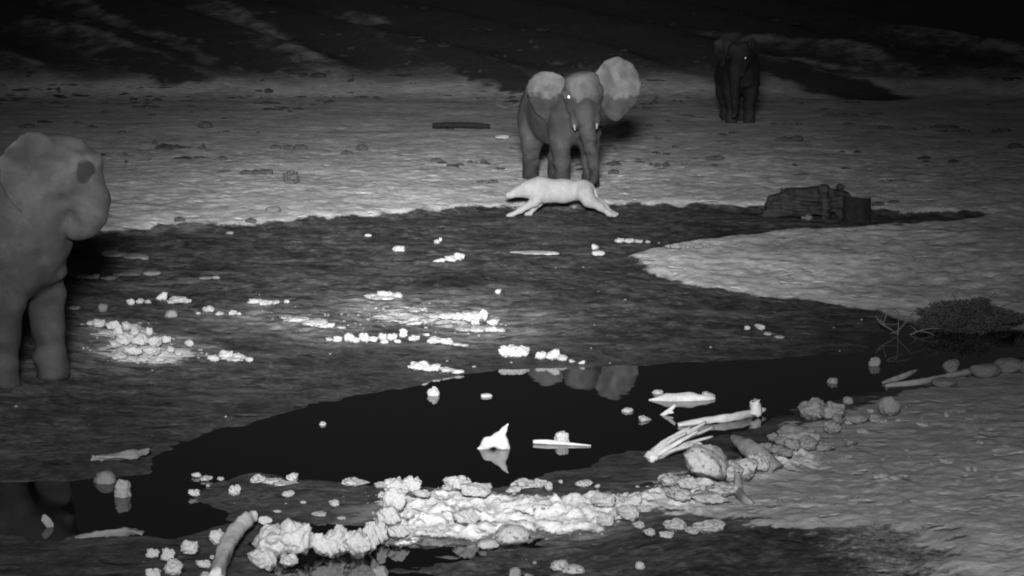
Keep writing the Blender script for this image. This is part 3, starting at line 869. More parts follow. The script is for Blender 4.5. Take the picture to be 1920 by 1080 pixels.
# ------------------------------------------------------------------ rocks
ROCKS = {}
def rock_mesh(kind, i):
    key = (kind, i)
    if key in ROCKS:
        return ROCKS[key]
    bm = bmesh.new()
    bmesh.ops.create_icosphere(bm, subdivisions=4, radius=1.0)
    me = bpy.data.meshes.new(kind)
    bm.to_mesh(me); bm.free()
    n = len(me.vertices)
    co = np.empty(n * 3, np.float32); me.vertices.foreach_get('co', co)
    co = co.reshape(-1, 3).astype(float)
    s = i * 7.7 + hash(kind) % 1 + (3.1 if kind == 'lumpy' else 0)
    if kind == 'lumpy':                       # crumbly broken lump
        r = 0.85 + 0.42 * fbm(co[:, 0] * 1.3 + s, co[:, 1] * 1.3, co[:, 2] * 1.3, 2) + 0.16 * np.abs(fbm(co[:, 0] * 2.6 + s, co[:, 1] * 2.6, co[:, 2] * 2.6, 3))
        r = np.clip(r, 0.3, None)
    elif kind == 'block':                     # angular boulder
        p = np.sign(co) * np.abs(co) ** 0.72
        r = np.linalg.norm(p, axis=1) * (0.80 + 0.25 * fbm(co[:, 0] * 1.1 + s, co[:, 1] * 1.1, co[:, 2] * 1.1, 2) + 0.09 * fbm(co[:, 0] * 4 + s, co[:, 1] * 4, co[:, 2] * 4, 3))
    else:                                     # smooth stone
        r = 0.92 + 0.22 * fbm(co[:, 0] * 0.9 + s, co[:, 1] * 0.9, co[:, 2] * 0.9, 2) + 0.05 * fbm(co[:, 0] * 4 + s, co[:, 1] * 4, co[:, 2] * 4, 3)
    co *= r[:, None]
    if kind in ('block', 'lumpy'):            # broken faces
        rs = np.random.RandomState(i + 5)
        for _ in range(6 if kind == 'block' else 7):
            nn = rs.normal(size=3); nn /= np.linalg.norm(nn)
            d = co @ nn - rs.uniform(0.55, 0.9)
            co -= np.clip(d, 0, None)[:, None] * nn * 0.85
        co *= (1 + (0.15 if kind == 'lumpy' else 0.06) * fbm(co[:, 0] * 3.4 + s, co[:, 1] * 3.4, co[:, 2] * 3.4, 5, 0.6))[:, None]
    co /= np.abs(co).max(0)
    me.vertices.foreach_set('co', co.astype(np.float32).ravel())
    me.polygons.foreach_set('use_smooth', [True] * len(me.polygons))
    me.update()
    ROCKS[key] = me
    return me

_rk = random.Random(11)
def rock(px, py, w, h, label, group, mat='rock_white', kind='lumpy', name='white_rock', sink=0.18, depth=None, rz=None, water=False, tilt=0.0, z0=None):
    """a rock whose foot the photograph shows at (px, py), w by h pixels"""
    p = G(px, py) if not water else Vector((*flat(px, py), 0.0))
    k = ppm(p)
    W, Hh = w / k / 2, h / k
    Dp = depth if depth else W * _rk.uniform(0.75, 1.05)
    i = _rk.randrange(9)
    src = rock_mesh(kind, i)
    key = (kind, i, mat)
    if key not in ROCKS:
        me = src.copy(); me.materials.clear(); me.materials.append(MAT[mat]); ROCKS[key] = me
    me = ROCKS[key]
    sz = Hh / (2 - 2 * sink)
    o = obj(name, me, None, None, (p.x, p.y + Dp * 0.4, p.z + sz * (1 - 2 * sink)), (0, tilt, rz if rz is not None else _rk.choice((0, math.pi)) + _rk.uniform(-0.25, 0.25)), (W, Dp, sz))
    if z0 is not None:
        o.location.z += z0
    tag(o, label, 'rock', group)
    return o

ORD = ('first', 'second', 'third', 'fourth', 'fifth', 'sixth', 'seventh', 'eighth', 'ninth', 'tenth', 'eleventh', 'twelfth', 'thirteenth')
def cluster(rows, label, group, **kw):
    """rocks of one pile; a label with {} counts them off from the landmark it names"""
    order = sorted(range(len(rows)), key=lambda i: rows[i][0] * kw.get('side', 1))
    side = kw.pop('side', 1)
    for i, r in enumerate(rows):
        rock(*r, label.format(ORD[order.index(i)]) if '{}' in label else label, group, **kw)

# heap by the bull's feet
cluster([(305, 565, 26, 20), (335, 569, 40, 13), (350, 569, 20, 9), (322, 571, 28, 9), (246, 573, 22, 14), (262, 570, 20, 10), (276, 570, 16, 8)],
        'white crumbly rock in the low heap standing in dark mud beyond the biggest heap', 'far white heap on the mud flat')
cluster([(x_, y_, w_ * 0.78, h_ * 1.3) for x_, y_, w_, h_ in [(186, 617, 40, 14), (212, 620, 46, 15), (238, 622, 36, 17), (170, 613, 26, 8), (222, 634, 32, 18), (252, 633, 26, 17), (280, 632, 22, 15), (232, 650, 44, 18),
         (260, 650, 46, 20), (290, 652, 36, 17), (312, 645, 34, 12), (215, 656, 34, 14), (248, 668, 50, 16), (285, 668, 44, 14), (225, 677, 40, 12), (320, 662, 24, 10),
         (300, 680, 26, 9), (265, 681, 34, 9), (335, 668, 22, 7)]],
        'white crumbly rock in the biggest heap on the mud beside the bull', 'biggest white heap on the mud flat')
rock(356, 652, 22, 15, 'single white rock just right of the biggest heap on the mud', None)
cluster([(400, 679, 26, 14), (425, 677, 34, 21), (448, 678, 34, 18), (468, 679, 22, 10), (436, 680, 44, 10)],
        'white crumbly rock in the dome-shaped pile nearest the biggest heap', 'dome-shaped white pile on the mud')
cluster([(390, 588, 26, 13), (412, 592, 18, 8), (436, 593, 18, 11), (448, 592, 12, 6), (372, 590, 12, 5)], 'small white rock in the short broken row beyond the dome pile', 'short broken row of white rocks')
cluster([(480, 572, 40, 10), (498, 574, 30, 11), (514, 571, 24, 7), (536, 570, 14, 8)], 'white rock in the low flat pile on open mud', 'low flat pile of white rocks')
cluster([(560, 605, 60, 8), (590, 612, 50, 12), (615, 616, 40, 11), (640, 618, 20, 5), (540, 599, 40, 6)], 'flat white slab of the long thin pile at the crust edge', 'long thin white pile')
cluster([(700, 561, 40, 10), (722, 561, 44, 14), (744, 560, 24, 12), (712, 563, 60, 8)], 'white rock of the mound at the far tip of the pale crust', 'mound at tip of pale crust')
cluster([(618, 642, 22, 9), (634, 644, 22, 13), (652, 643, 26, 20), (668, 644, 16, 12), (682, 643, 22, 20), (700, 642, 18, 12), (718, 641, 20, 16), (735, 640, 24, 14), (757, 637, 20, 20),
         (776, 640, 26, 12), (720, 646, 18, 10), (745, 644, 16, 8)], 'white knobbly lump, {} in the long row counted from the bull elephant side', 'long row of white lumps')
cluster([(816, 646, 34, 15), (836, 648, 30, 14), (856, 649, 24, 6), (872, 650, 16, 5), (800, 631, 16, 6)], 'low white rock tailing off from the end of the long row', 'tail of the long row')
cluster([(885, 606, 46, 20), (905, 604, 22, 26), (860, 602, 44, 16), (838, 600, 40, 12), (815, 598, 36, 9), (925, 612, 26, 14), (890, 613, 22, 15), (780, 610, 40, 8)],
        'white rock of the crested mound on the pale crust', 'crested mound on pale crust')
cluster([(870, 623, 34, 7), (895, 624, 40, 11), (920, 623, 36, 11), (938, 624, 20, 8)], 'low white rock of the strip in front of the crested mound', 'strip before the crested mound')
cluster([(952, 670, 38, 24), (978, 671, 32, 22), (964, 672, 40, 18)], 'bright white rock of the rounded pair beside the pool edge', 'rounded white pair by the pool')
cluster([(1014, 675, 24, 16), (1038, 677, 36, 25), (1055, 678, 24, 12), (1072, 681, 16, 8), (1092, 684, 16, 9)], 'bright white pointed rock right of the rounded pair by the pool', 'pointed white rocks by the pool')
cluster([(785, 697, 44, 20), (812, 698, 44, 16), (838, 700, 40, 12), (860, 702, 30, 8), (772, 692, 20, 8)], 'white rock of the low spit where mud meets the pool', 'low white spit at the pool')
cluster([(826, 493, 30, 9), (846, 492, 26, 12), (858, 490, 16, 16), (866, 487, 12, 12)], 'white rock of the tilted pile on the middle of the mud', 'tilted pile mid mud')
cluster([(818, 458, 14, 9), (826, 455, 8, 9)], 'tiny white rock pair beyond the tilted pile', 'tiny pair beyond tilted pile')
rock(748, 474, 26, 12, 'square pale block alone on the far mud flat', None, kind='block')
rock(690, 445, 14, 6, 'small round pale stone near the sand edge', None, kind='stone')
rock(431, 440, 16, 6, 'small round dull stone at the left sand edge', None, mat='rock_grey', kind='stone')
rock(934, 552, 13, 10, 'tiny lone white stone in the middle of open mud', None, kind='block')
rock(1116, 471, 16, 12, 'upper white stone of the stacked two on far mud', None, kind='block', z0=0.02)
rock(1122, 480, 28, 10, 'lower white stone of the stacked two on far mud', None, kind='stone')
cluster([(1162, 456, 20, 10), (1180, 456, 22, 9), (1198, 457, 22, 7), (1215, 456, 12, 5)], 'white rock of the row next to the sand spit tip', 'row by sand spit tip')
cluster([(1266, 468, 24, 12), (1254, 466, 14, 8), (1290, 467, 14, 7), (1310, 467, 20, 9), (1330, 465, 16, 7)], 'pale rock on the upper rim of the sand spit', 'rocks on sand spit rim', mat='rock_grey')
cluster([(1402, 620, 14, 9), (1428, 620, 24, 11), (1420, 613, 12, 6), (1440, 630, 20, 5), (1462, 635, 24, 4)], 'white rock of the small scatter on mud below the spit', 'scatter below the spit')
cluster([(1000, 477, 60, 4), (1030, 478, 40, 6), (970, 476, 30, 3)], 'flat white sliver of rock lying on far mud', 'flat slivers on far mud', kind='stone')
cluster([(215, 483, 50, 9), (250, 487, 56, 9), (205, 478, 34, 7), (270, 488, 20, 6)], 'dull white slab lying behind the bull in dark mud', 'slabs behind the bull', mat='rock_grey', kind='stone')
cluster([(150, 524, 40, 11), (175, 525, 36, 12), (205, 526, 36, 8), (235, 518, 60, 4), (285, 518, 38, 7)], 'dull white rock of the thin line beside the bull leg', 'thin line beside bull', mat='rock_grey')
cluster([(385, 524, 30, 4), (405, 524, 16, 6)], 'dull flat stone alone left of the mud centre', 'dull flat stones', mat='rock_grey', kind='stone')
rock(193, 586, 20, 16, 'round grey boulder between the bull and the white heaps', None, mat='rock_dim', kind='stone', name='grey_boulder')
rock(321, 597, 26, 16, 'round dull boulder beyond the biggest white heap', None, mat='rock_grey', kind='stone', name='grey_boulder')
rock(138, 582, 26, 7, 'small flat pale stone close to the bull leg', None, mat='rock_grey', kind='stone')
rock(145, 470, 40, 16, 'dull lump under the chin of the bull', None, mat='rock_dim', kind='lumpy', name='grey_boulder')

# stones standing in the water
def in_water(px, py, w, h, label, kind='block', mat='rock_white', **kw):
    return rock(px, py, w, h, label, None, mat=mat, kind=kind, water=True, sink=0.4, **kw)
in_water(812, 742, 26, 18, 'white stone with a small spike standing in the pool near the spit', 'lumpy')
in_water(912, 744, 24, 6, 'thin white sliver floating in the pool under the rounded pair', 'stone')
in_water(605, 797, 16, 6, 'tiny white stone alone in the open left water', 'lumpy')
in_water(1177, 772, 24, 7, 'thin pale stone in the water left of the lens-shaped rock', 'stone')
in_water(1208, 789, 30, 11, 'white stone in the water between forked stick and thin stone', 'lumpy')
in_water(1234, 738, 24, 7, 'pale sliver in the water just behind the lens-shaped rock', 'stone')
in_water(1562, 718, 22, 10, 'dull pointed stone in the water under the leafy bush', 'block', 'rock_grey')
in_water(228, 931, 36, 34, 'pointed stone mirrored in the dark left water', 'block', 'rock_grey')
in_water(196, 905, 46, 22, 'dark slab in the water behind the pointed stone', 'stone', 'rock_dim')
in_water(1054, 832, 30, 24, 'square pale block standing in the pool behind the floating stick', 'block', 'rock_white')
in_water(1640, 686, 24, 18, 'dull hat-shaped stone in the water beside the bare branches', 'lumpy', 'rock_grey')
in_water(90, 988, 20, 26, 'tilted pale chip standing in the water at lower left', 'block', 'rock_grey', tilt=0.5)
def lens():
    x, y = flat(1281, 751)
    S = Solid()
    S.chain([(-0.54, 0, 0.0), (-0.25, 0, 0.01), (0.1, 0, 0.015), (0.50, 0, 0.02)], [0.02, 0.095, 0.105, 0.03], 0.05)
    me = S.mesh('white_rock', 0.016, noise=lambda X, Y, Z: 0.012 * perlin(X * 7, Y * 7, Z * 7))
    tag(obj('white_rock', me, MAT['rock_white'], None, (x, y + 0.05, 0), (0, 0, R(2))), 'long smooth lens-shaped white rock lying half sunk in the pool', 'rock')
lens()
in_water(1329, 747, 32, 13, 'small white chunk resting against the tip of the lens-shaped rock', 'block')
def fin():
    x, y = flat(925, 842)
    S = Solid()
    S.chain([(-0.2, 0, -0.02), (-0.08, 0, 0.08), (0.08, 0, 0.13), (0.14, 0, 0.05), (0.2, 0, 0.0)], [0.04, 0.075, 0.09, 0.08, 0.03], 0.06)
    S.chain([(0.10, 0, 0.16), (0.15, 0, 0.27), (0.205, 0, 0.35)], [0.07, 0.04, 0.018], 0.04)
    me = S.mesh('driftwood', 0.010, noise=lambda X, Y, Z: 0.012 * perlin(X * 11, Y * 11, Z * 11))
    tag(obj('driftwood', me, MAT['wood_pale'], None, (x, y + 0.04, 0), (0, 0, 0)), 'white hump with an upright horn sticking out of the middle of the pool', 'driftwood')
fin()

def limb(paths, name, label, cat, mat, group=None, wob=0.1, seed=1, flat_=1.0):
    """one branching piece of wood: first path is the stem, the others are its branches"""
    (pts, rs) = paths[0]
    c = Vector(pts[0])
    root = empty(name, c) if len(paths) > 1 else None
    for i, (pts, rs) in enumerate(paths):
        me = tube_mesh('stem' if i == 0 else 'branch', [Vector(p) - c for p in pts], rs, 12, wob * 1.5, seed + i, flat_=flat_)
        if root:
            obj('stem' if i == 0 else 'branch', me, MAT[mat], root)
        else:
            root = obj(name, me, MAT[mat], None, c)
    return tag(root, label, cat, group)

def gp(px, py, up=0.0):
    """ground point at a pixel, raised"""
    p = G(px, py); p.z += up
    return p
def wp(px, py, up=0.0, dy=0.0):
    x, y = flat(px, py)
    return Vector((x, y + dy, up))

limb([([wp(1000, 832, 0.03), wp(1030, 833, 0.03), wp(1070, 835, 0.02), wp(1108, 837, 0.012)], [0.03, 0.035, 0.022, 0.010])], 'stick', 'thin pale stick floating before the square block in the pool', 'stick', 'wood_pale', wob=0.04)
a = wp(1238, 778, -0.03)
limb([([a, a + Vector((0.12, 0.02, 0.08)), a + Vector((0.23, 0.03, 0.18))], [0.03, 0.032, 0.025]), ([a + Vector((0.08, 0.02, 0.05)), a + Vector((0.20, 0, 0.075))], [0.022, 0.014])],
     'stick', 'short forked stick poking out of the water beside the lens-shaped rock', 'stick', 'wood_pale')
p1, p2, p3, p4 = gp(1272, 800, 0.02), gp(1330, 795, 0.05), gp(1380, 788, 0.06), gp(1432, 776, 0.06)
limb([([p1, p2, p3, p4], [0.035, 0.05, 0.07, 0.05]), ([gp(1416, 782, 0.03), gp(1416, 782, 0.16), gp(1416, 782, 0.26)], [0.09, 0.085, 0.08])],
     'driftwood_log', 'pale driftwood log with a square stub standing on its end at the shore', 'log', 'wood_pale')
p = gp(1218, 866, 0.04)
def fan(x, y, dy, r0, r1, bow=0.03):
    k = ppm(p)
    e = p + Vector(((x - 1218) / k, dy, max((866 - y - dy * 27) / k, 0.02)))
    m_ = p.lerp(e, 0.5); m_.z += bow
    return ([p, m_, e], [r0, (r0 + r1) * 0.55, r1])
limb([fan(1300, 806, 0.5, 0.07, 0.028), fan(1334, 796, 0.7, 0.055, 0.02), fan(1292, 816, 0.3, 0.045, 0.012, 0.05), fan(1347, 824, 0.6, 0.05, 0.014), fan(1322, 838, 0.4, 0.06, 0.02),
      fan(1268, 820, 0.3, 0.05, 0.012, 0.04), fan(1256, 846, 0.2, 0.085, 0.035), fan(1312, 812, 0.2, 0.04, 0.012, 0.0), fan(1352, 806, 0.9, 0.04, 0.014)],
     'dead_branch', 'bleached splintered branch fanning out on the shore above the dirty white block', 'branch', 'wood_pale', wob=0.14)
limb([([gp(1384, 928, -0.05), gp(1383, 928, 0.12), gp(1382, 928, 0.27)], [0.055, 0.05, 0.04]), ([gp(1384, 930, 0.05), gp(1398, 945, 0.05), gp(1412, 948, 0.02)], [0.06, 0.055, 0.03])],
     'driftwood', 'pale elbow of driftwood standing upright out of the right bank', 'driftwood', 'wood_grey')
limb([([gp(405, 1100, 0.08), gp(420, 1060, 0.11), gp(438, 1025, 0.13), gp(462, 1000, 0.15), gp(478, 990, 0.16)], [0.095, 0.095, 0.085, 0.08, 0.055])],
     'bleached_log', 'curved bleached log lying towards the pool among the near white rocks', 'log', 'wood_pale', wob=0.13, seed=3)
limb([([gp(172, 866, 0.05), gp(215, 866, 0.06), gp(250, 864, 0.08), gp(277, 858, 0.10)], [0.05, 0.065, 0.07, 0.05])], 'sunken_log', 'dull log with ragged end lying in the left shallows', 'log', 'rock_dim', wob=0.24, flat_=0.7, seed=5)
limb([([gp(140, 1012, 0.02), gp(190, 1009, 0.05), gp(240, 1006, 0.06), gp(268, 1006, 0.03)], [0.02, 0.05, 0.065, 0.03])], 'sunken_log', 'pale tapering log at the near left edge of the water', 'log', 'rock_dim', wob=0.22, flat_=0.7, seed=8)
limb([([gp(812, 242, 0.12), gp(860, 242, 0.14), gp(917, 243, 0.12)], [0.10, 0.10, 0.09])], 'black_log', 'straight black log lying on the far sand left of the dusty elephant', 'log', 'bark_dark', wob=0.05)
limb([([wp(1655, 720, 0.02), wp(1680, 716, 0.05), gp(1704, 712, 0.10), gp(1718, 708, 0.12)], [0.02, 0.045, 0.05, 0.02]), ([gp(1660, 727, 0.02), gp(1720, 722, 0.04), gp(1780, 712, 0.06), gp(1840, 702, 0.08)], [0.03, 0.05, 0.06, 0.05])],
     'driftwood_log', 'dull forked driftwood lying along the right shore before the dim boulders', 'log', 'wood_grey')

# near-shore rocks
NEAR = 'white rocks of the near shore'
cluster([(497, 1072, 70, 50), (512, 1048, 90, 62), (556, 1050, 84, 78), (608, 1046, 62, 50), (632, 1044, 56, 62), (668, 1048, 56, 58), (690, 1038, 44, 60), (705, 1020, 50, 46), (540, 1066, 40, 30)],
        'big white knobbly rock, {} from the curved log in the front row', 'front row of big white rocks', kind='lumpy', sink=0.12)
cluster([(357, 1046, 40, 34), (287, 1050, 34, 22), (316, 1058, 36, 30), (325, 1082, 44, 34), (286, 1090, 34, 26), (381, 1068, 32, 18), (385, 1090, 26, 16), (400, 1052, 18, 10)],
        'white broken rock in the loose scatter between curved log and tapering log', 'loose scatter left of curved log', kind='lumpy', sink=0.1)
rock(408, 1024, 36, 34, 'white rock standing apart between the curved log and the water', None, kind='lumpy')
rock(496, 992, 32, 18, 'white chunk resting against the top end of the curved log', None, kind='block', z0=0.04)
cluster([(742, 935, 50, 42), (768, 930, 52, 40), (735, 965, 60, 55), (728, 990, 56, 42), (745, 1012, 50, 30), (790, 940, 36, 16)], 'tall white rock of the crag between front row and crust bank', 'crag at end of crust bank', sink=0.12)
cluster([(856, 922, 54, 30), (870, 918, 30, 26), (838, 922, 24, 14)], 'white pointed rock alone at the water edge of the crust bank', 'pointed rock at water edge', mat='rock_dirty')
cluster([(665, 914, 56, 18), (712, 916, 30, 12), (650, 912, 26, 12), (716, 935, 18, 14)], 'white rock on the dark mud left of the crag', 'rocks on mud left of crag', mat='rock_dirty')
cluster([(485, 908, 34, 18), (510, 910, 50, 12), (548, 906, 24, 20), (530, 912, 60, 10)], 'white rock on the low islet at the near water edge', 'low islet at near water edge', mat='rock_dirty')
cluster([(368, 895, 24, 9), (386, 902, 28, 9), (414, 902, 16, 8), (363, 932, 26, 14), (440, 930, 26, 22), (390, 914, 10, 5)], 'small white rock of the broken tip left of the islet', 'broken tip left of islet', mat='rock_dirty')
cluster([(540, 933, 26, 12), (628, 950, 28, 14), (568, 945, 14, 5), (600, 970, 34, 8), (520, 962, 18, 5), (640, 975, 20, 6)], 'small white stone scattered on the mud between islet and front row', 'scatter behind the front row', mat='rock_dirty')
cluster([(985, 918, 60, 20), (1010, 916, 36, 18), (1030, 922, 22, 20), (1095, 914, 36, 12), (1052, 908, 12, 8), (1120, 916, 12, 8), (965, 925, 40, 14)], 'white rock on the far lip of the crust bank, {} counted from the crag', 'far lip of crust bank', mat='rock_dirty')
cluster([(892, 938, 66, 26), (872, 985, 60, 32), (1135, 958, 56, 30), (1188, 953, 50, 28), (1138, 990, 40, 30), (1182, 978, 56, 32)],
        'low white lump of the crust bank, {} counted from the crag', 'lumps of the crust bank')
rock(960, 1022, 70, 36, 'big rounded white rock in front of the crust bank, greyish on its right', None, mat='rock_dirty', kind='stone', name='white_boulder')
rock(915, 1030, 44, 16, 'low white rock leaning on the rounded rock before the crust bank', None, kind='stone')
cluster([(1050, 1070, 40, 18), (1075, 1078, 46, 16)], 'smooth white stone of the pair beside the near puddles', 'smooth pair by puddles', kind='stone', mat='rock_dirty')
cluster([(966, 1086, 26, 22), (992, 1090, 22, 14), (712, 1088, 34, 26), (1003, 1062, 10, 8)], 'pale pointed stone at the front of the near puddles', 'stones at front of puddles', kind='block', mat='rock_grey')
rock(1200, 1070, 20, 16, 'small round white stone alone on the near mud', None, kind='stone')
cluster([(1265, 998, 50, 24), (1325, 1000, 60, 24), (1345, 995, 40, 20), (1220, 1006, 30, 16), (1250, 1010, 30, 14), (1200, 992, 30, 16), (1300, 1004, 36, 14)], 'white rock of the strip below the pitted block, {} counted from the rounded rock', 'strip below the dirty block', mat='rock_dirty')
rock(1325, 905, 96, 62, 'big dirty white block with pitted face on the right shore', None, mat='rock_dirty', kind='block', name='white_boulder', depth=0.35)
cluster([(1258, 915, 60, 28), (1290, 920, 50, 26), (1240, 905, 24, 16), (1370, 905, 60, 40), (1355, 930, 70, 24), (1280, 940, 60, 24), (1330, 948, 80, 20), (1395, 900, 60, 40), (1425, 885, 46, 36), (1262, 938, 40, 18)],
        'dirty white rock piled round the big pitted block', 'pile round the pitted block', mat='rock_dirty')
limb([([gp(1450, 885, 0.02), gp(1415, 868, 0.12), gp(1388, 862, 0.22), gp(1374, 862, 0.30)], [0.16, 0.13, 0.09, 0.05])], 'leaning_stone', 'pale tapering stump leaning left out of the right shore rocks', 'stump', 'rock_grey', wob=0.07)
cluster([(1500, 835, 90, 36), (1470, 838, 40, 22), (1520, 838, 60, 30), (1560, 815, 34, 28), (1570, 800, 30, 28), (1455, 850, 30, 16), (1475, 858, 34, 18), (1515, 845, 46, 26), (1485, 845, 34, 22), (1450, 828, 26, 16), (1545, 848, 50, 18), (1595, 838, 34, 18), (1435, 845, 30, 14)],
        'grey rounded rock in the pile below the double boulder', 'pile below the double boulder', mat='rock_grey')
rock(1525, 787, 62, 42, 'larger taller half of the grey double boulder at the right shore', 'double boulder at right shore', mat='rock_grey', name='grey_boulder')
rock(1562, 788, 52, 36, 'smaller lower half of the grey double boulder at the right shore', 'double boulder at right shore', mat='rock_grey', name='grey_boulder')
rock(1668, 780, 42, 38, 'grey dome-shaped boulder standing apart at the right bank edge', None, mat='rock_grey', kind='stone', name='grey_boulder')
rock(1590, 760, 20, 16, 'small pointed grey stone between double boulder and dome boulder', None, mat='rock_grey', kind='block')
cluster([(1610, 795, 50, 18), (1640, 790, 40, 14)], 'low grey rock at the foot of the dome boulder', 'low rocks by dome boulder', mat='rock_grey')
rock(1784, 700, 36, 26, 'dim slanted boulder at the water under the leafy bush', None, mat='rock_dim', kind='block', name='grey_boulder')
cluster([(1848, 708, 64, 26), (1895, 700, 60, 28), (1772, 727, 50, 18), (1930, 700, 40, 26)], 'dim rounded boulder of the right shore line, {} counted from the forked driftwood', 'dim boulders of right shore', mat='rock_dim', kind='stone', name='grey_boulder')
_fl = random.Random(5)
cluster([(_fl.uniform(1590, 1890), _fl.uniform(765, 905), _fl.uniform(12, 40), _fl.uniform(4, 9)) for _ in range(26)],
        'flat pale flake lying on the sloping right bank', 'flakes on the right bank', mat='rock_dirty', name='pale_flake', sink=0.3)
cluster([(_fl.uniform(1420, 1700), _fl.uniform(850, 960), _fl.uniform(8, 18), _fl.uniform(4, 8)) for _ in range(12)],
        'small pale stone on the smooth right bank below the flakes', 'small stones on the right bank', mat='rock_grey', name='pale_stone', sink=0.3)
# the log and the sawn stump at the far mud edge
def far_log():
    p = G(1512, 412)
    k = 1 / ppm(p)
    S = Solid()
    S.chain([(-0.75, 0.1, 0.35), (-0.3, 0.1, 0.44), (0.3, 0.1, 0.46), (0.85, 0.1, 0.46)], [0.22, 0.30, 0.32, 0.28], 0.12)
    S.chain([(-0.95, 0, 0.14), (-0.3, -0.1, 0.24), (0.3, -0.15, 0.27), (0.5, -0.16, 0.1)], [0.10, 0.17, 0.17, 0.12], 0.06)
    S.chain([(-1.35, -0.1, 0.05), (-0.95, -0.05, 0.10), (-0.6, 0, 0.2)], [0.04, 0.07, 0.12], 0.06)
    S.chain([(0.42, -0.22, 0.75), (0.44, -0.26, 0.4), (0.46, -0.27, 0.02)], [0.13, 0.15, 0.11], 0.06)
    S.chain([(0.85, -0.1, 0.8), (0.88, -0.12, 0.45), (0.86, -0.1, 0.05)], [0.07, 0.11, 0.1], 0.05)
    S.chain([(-0.5, 0.1, 0.62), (-0.58, 0.1, 0.7)], [0.09, 0.05], 0.05)
    S.chain([(0.02, -0.25, 0.12), (0.12, -0.35, 0.03)], [0.12, 0.07], 0.05)
    me = S.mesh('fallen_log', 0.025, noise=lambda X, Y, Z: 0.03 * np.sin(Z * 30 + 5 * perlin(X * 1.0, Y * 2, Z * 2)) + 0.05 * perlin(X * 1.6, Y * 6, Z * 8))
    tag(obj('fallen_log', me, MAT['wood_dark'], None, (p.x, p.y + 0.3, p.z - 0.02)), 'gnarled dark fallen log with broken roots lying beside the round stump', 'log')
    for (px, py, w, h) in ((1518, 413, 18, 11), (1437, 399, 10, 8), (1508, 411, 12, 6)):
        rock(px, py, w, h, 'pale stone lying at the foot of the gnarled fallen log', 'stones at fallen log', mat='rock_dim', kind='block')
    p = G(1609, 416)
    root = empty('tree_stump', (p.x, p.y + 0.3, p.z - 0.03))
    tag(root, 'dark round sawn stump standing at the end of the gnarled log', 'stump')
    rnd = random.Random(3)
    verts, faces = [], []
    n, zs = 28, [0, 0.1, 0.3, 0.5, 0.62]
    ring = [1 + 0.07 * math.sin(3 * k) + rnd.uniform(-0.07, 0.07) for k in range(n)]
    for z in zs:
        for kx in range(n):
            th = 2 * math.pi * kx / n
            r = 0.335 * ring[kx] * (1.06 if z == 0 else 1.0)
            verts.append((r * math.cos(th), r * math.sin(th), z + (0.03 * math.sin(th * 2) if z == zs[-1] else 0)))
    for i in range(len(zs) - 1):
        for kx in range(n):
            faces.append((i * n + kx, i * n + (kx + 1) % n, (i + 1) * n + (kx + 1) % n, (i + 1) * n + kx))
    obj('bark', mesh_from('bark', verts, faces), MAT['bark_dark'], root)
    tv = [(0.3 * ring[kx] * math.cos(2 * math.pi * kx / n), 0.3 * ring[kx] * math.sin(2 * math.pi * kx / n), 0.585 + 0.03 * math.sin(4 * math.pi * kx / n)) for kx in range(n)]
    iv = [((0.336 * ring[kx]) * math.cos(2 * math.pi * kx / n), (0.336 * ring[kx]) * math.sin(2 * math.pi * kx / n), 0.62 + 0.03 * math.sin(4 * math.pi * kx / n)) for kx in range(n)]
    v = [(0, 0, 0.56)] + tv + iv
    f = [(0, 1 + kx, 1 + (kx + 1) % n) for kx in range(n)] + [(1 + kx, 1 + n + kx, 1 + n + (kx + 1) % n, 1 + (kx + 1) % n) for kx in range(n)]
    obj('cut_top', mesh_from('cut_top', v, f), MAT['wood_top'], root)
far_log()
rock(1683, 424, 26, 4, 'small flat pale slab on the mud right of the round stump', None, mat='rock_dim', kind='block', name='pale_slab')

# ------------------------------------------------------------------ bush over the water at the right
def bush():
    c = G(1810, 612)
    root = empty('leafy_bush', (c.x, c.y, c.z))
    tag(root, 'low dark rounded bush growing over the water at the right shore', 'bush')
    rs = np.random.RandomState(4)
    V, Fc = [], []
    rx, ry, rz = 1.36, 0.95, 0.52
    n = 15000
    k = 0
    while k < n:
        p = rs.uniform(-1, 1, 3)
        if p[2] < -0.15 or np.linalg.norm(p) > 1:
            continue
        q = np.linalg.norm(p)
        lump = 0.78 + 0.42 * float(perlin(p[0] * 2.2, p[1] * 2.2, p[2] * 2.2 + 3))
        if q > lump or rs.rand() > 0.25 + q:
            continue
        pos = p * np.array([rx, ry, rz])
        pos[2] += 0.05
        a = rs.normal(size=3); a /= np.linalg.norm(a)
        b = np.cross(a, rs.normal(size=3)); b /= np.linalg.norm(b)
        L, W = rs.uniform(0.025, 0.05), rs.uniform(0.008, 0.014)
        i = len(V)
        V += [pos - a * L, pos + b * W, pos + a * L, pos - b * W]
        Fc.append((i, i + 1, i + 2, i + 3))
        k += 1
    obj('crown', mesh_from('crown', V, Fc, False), MAT['leaf'], root)
    for i in range(14):
        th = rs.uniform(0, 2 * math.pi)
        e = np.array([math.cos(th) * rx * rs.uniform(0.4, 1.0), math.sin(th) * ry * rs.uniform(0.3, 0.9), rs.uniform(0.2, 0.6)])
        me = tube_mesh('branch', [(e[0] * 0.1, e[1] * 0.1, -0.05), tuple(e * np.array([0.5, 0.5, 0.6])), tuple(e)], [0.018, 0.012, 0.004], 6, 0.1, i)
        obj('branch', me, MAT['twig'], root)
bush()
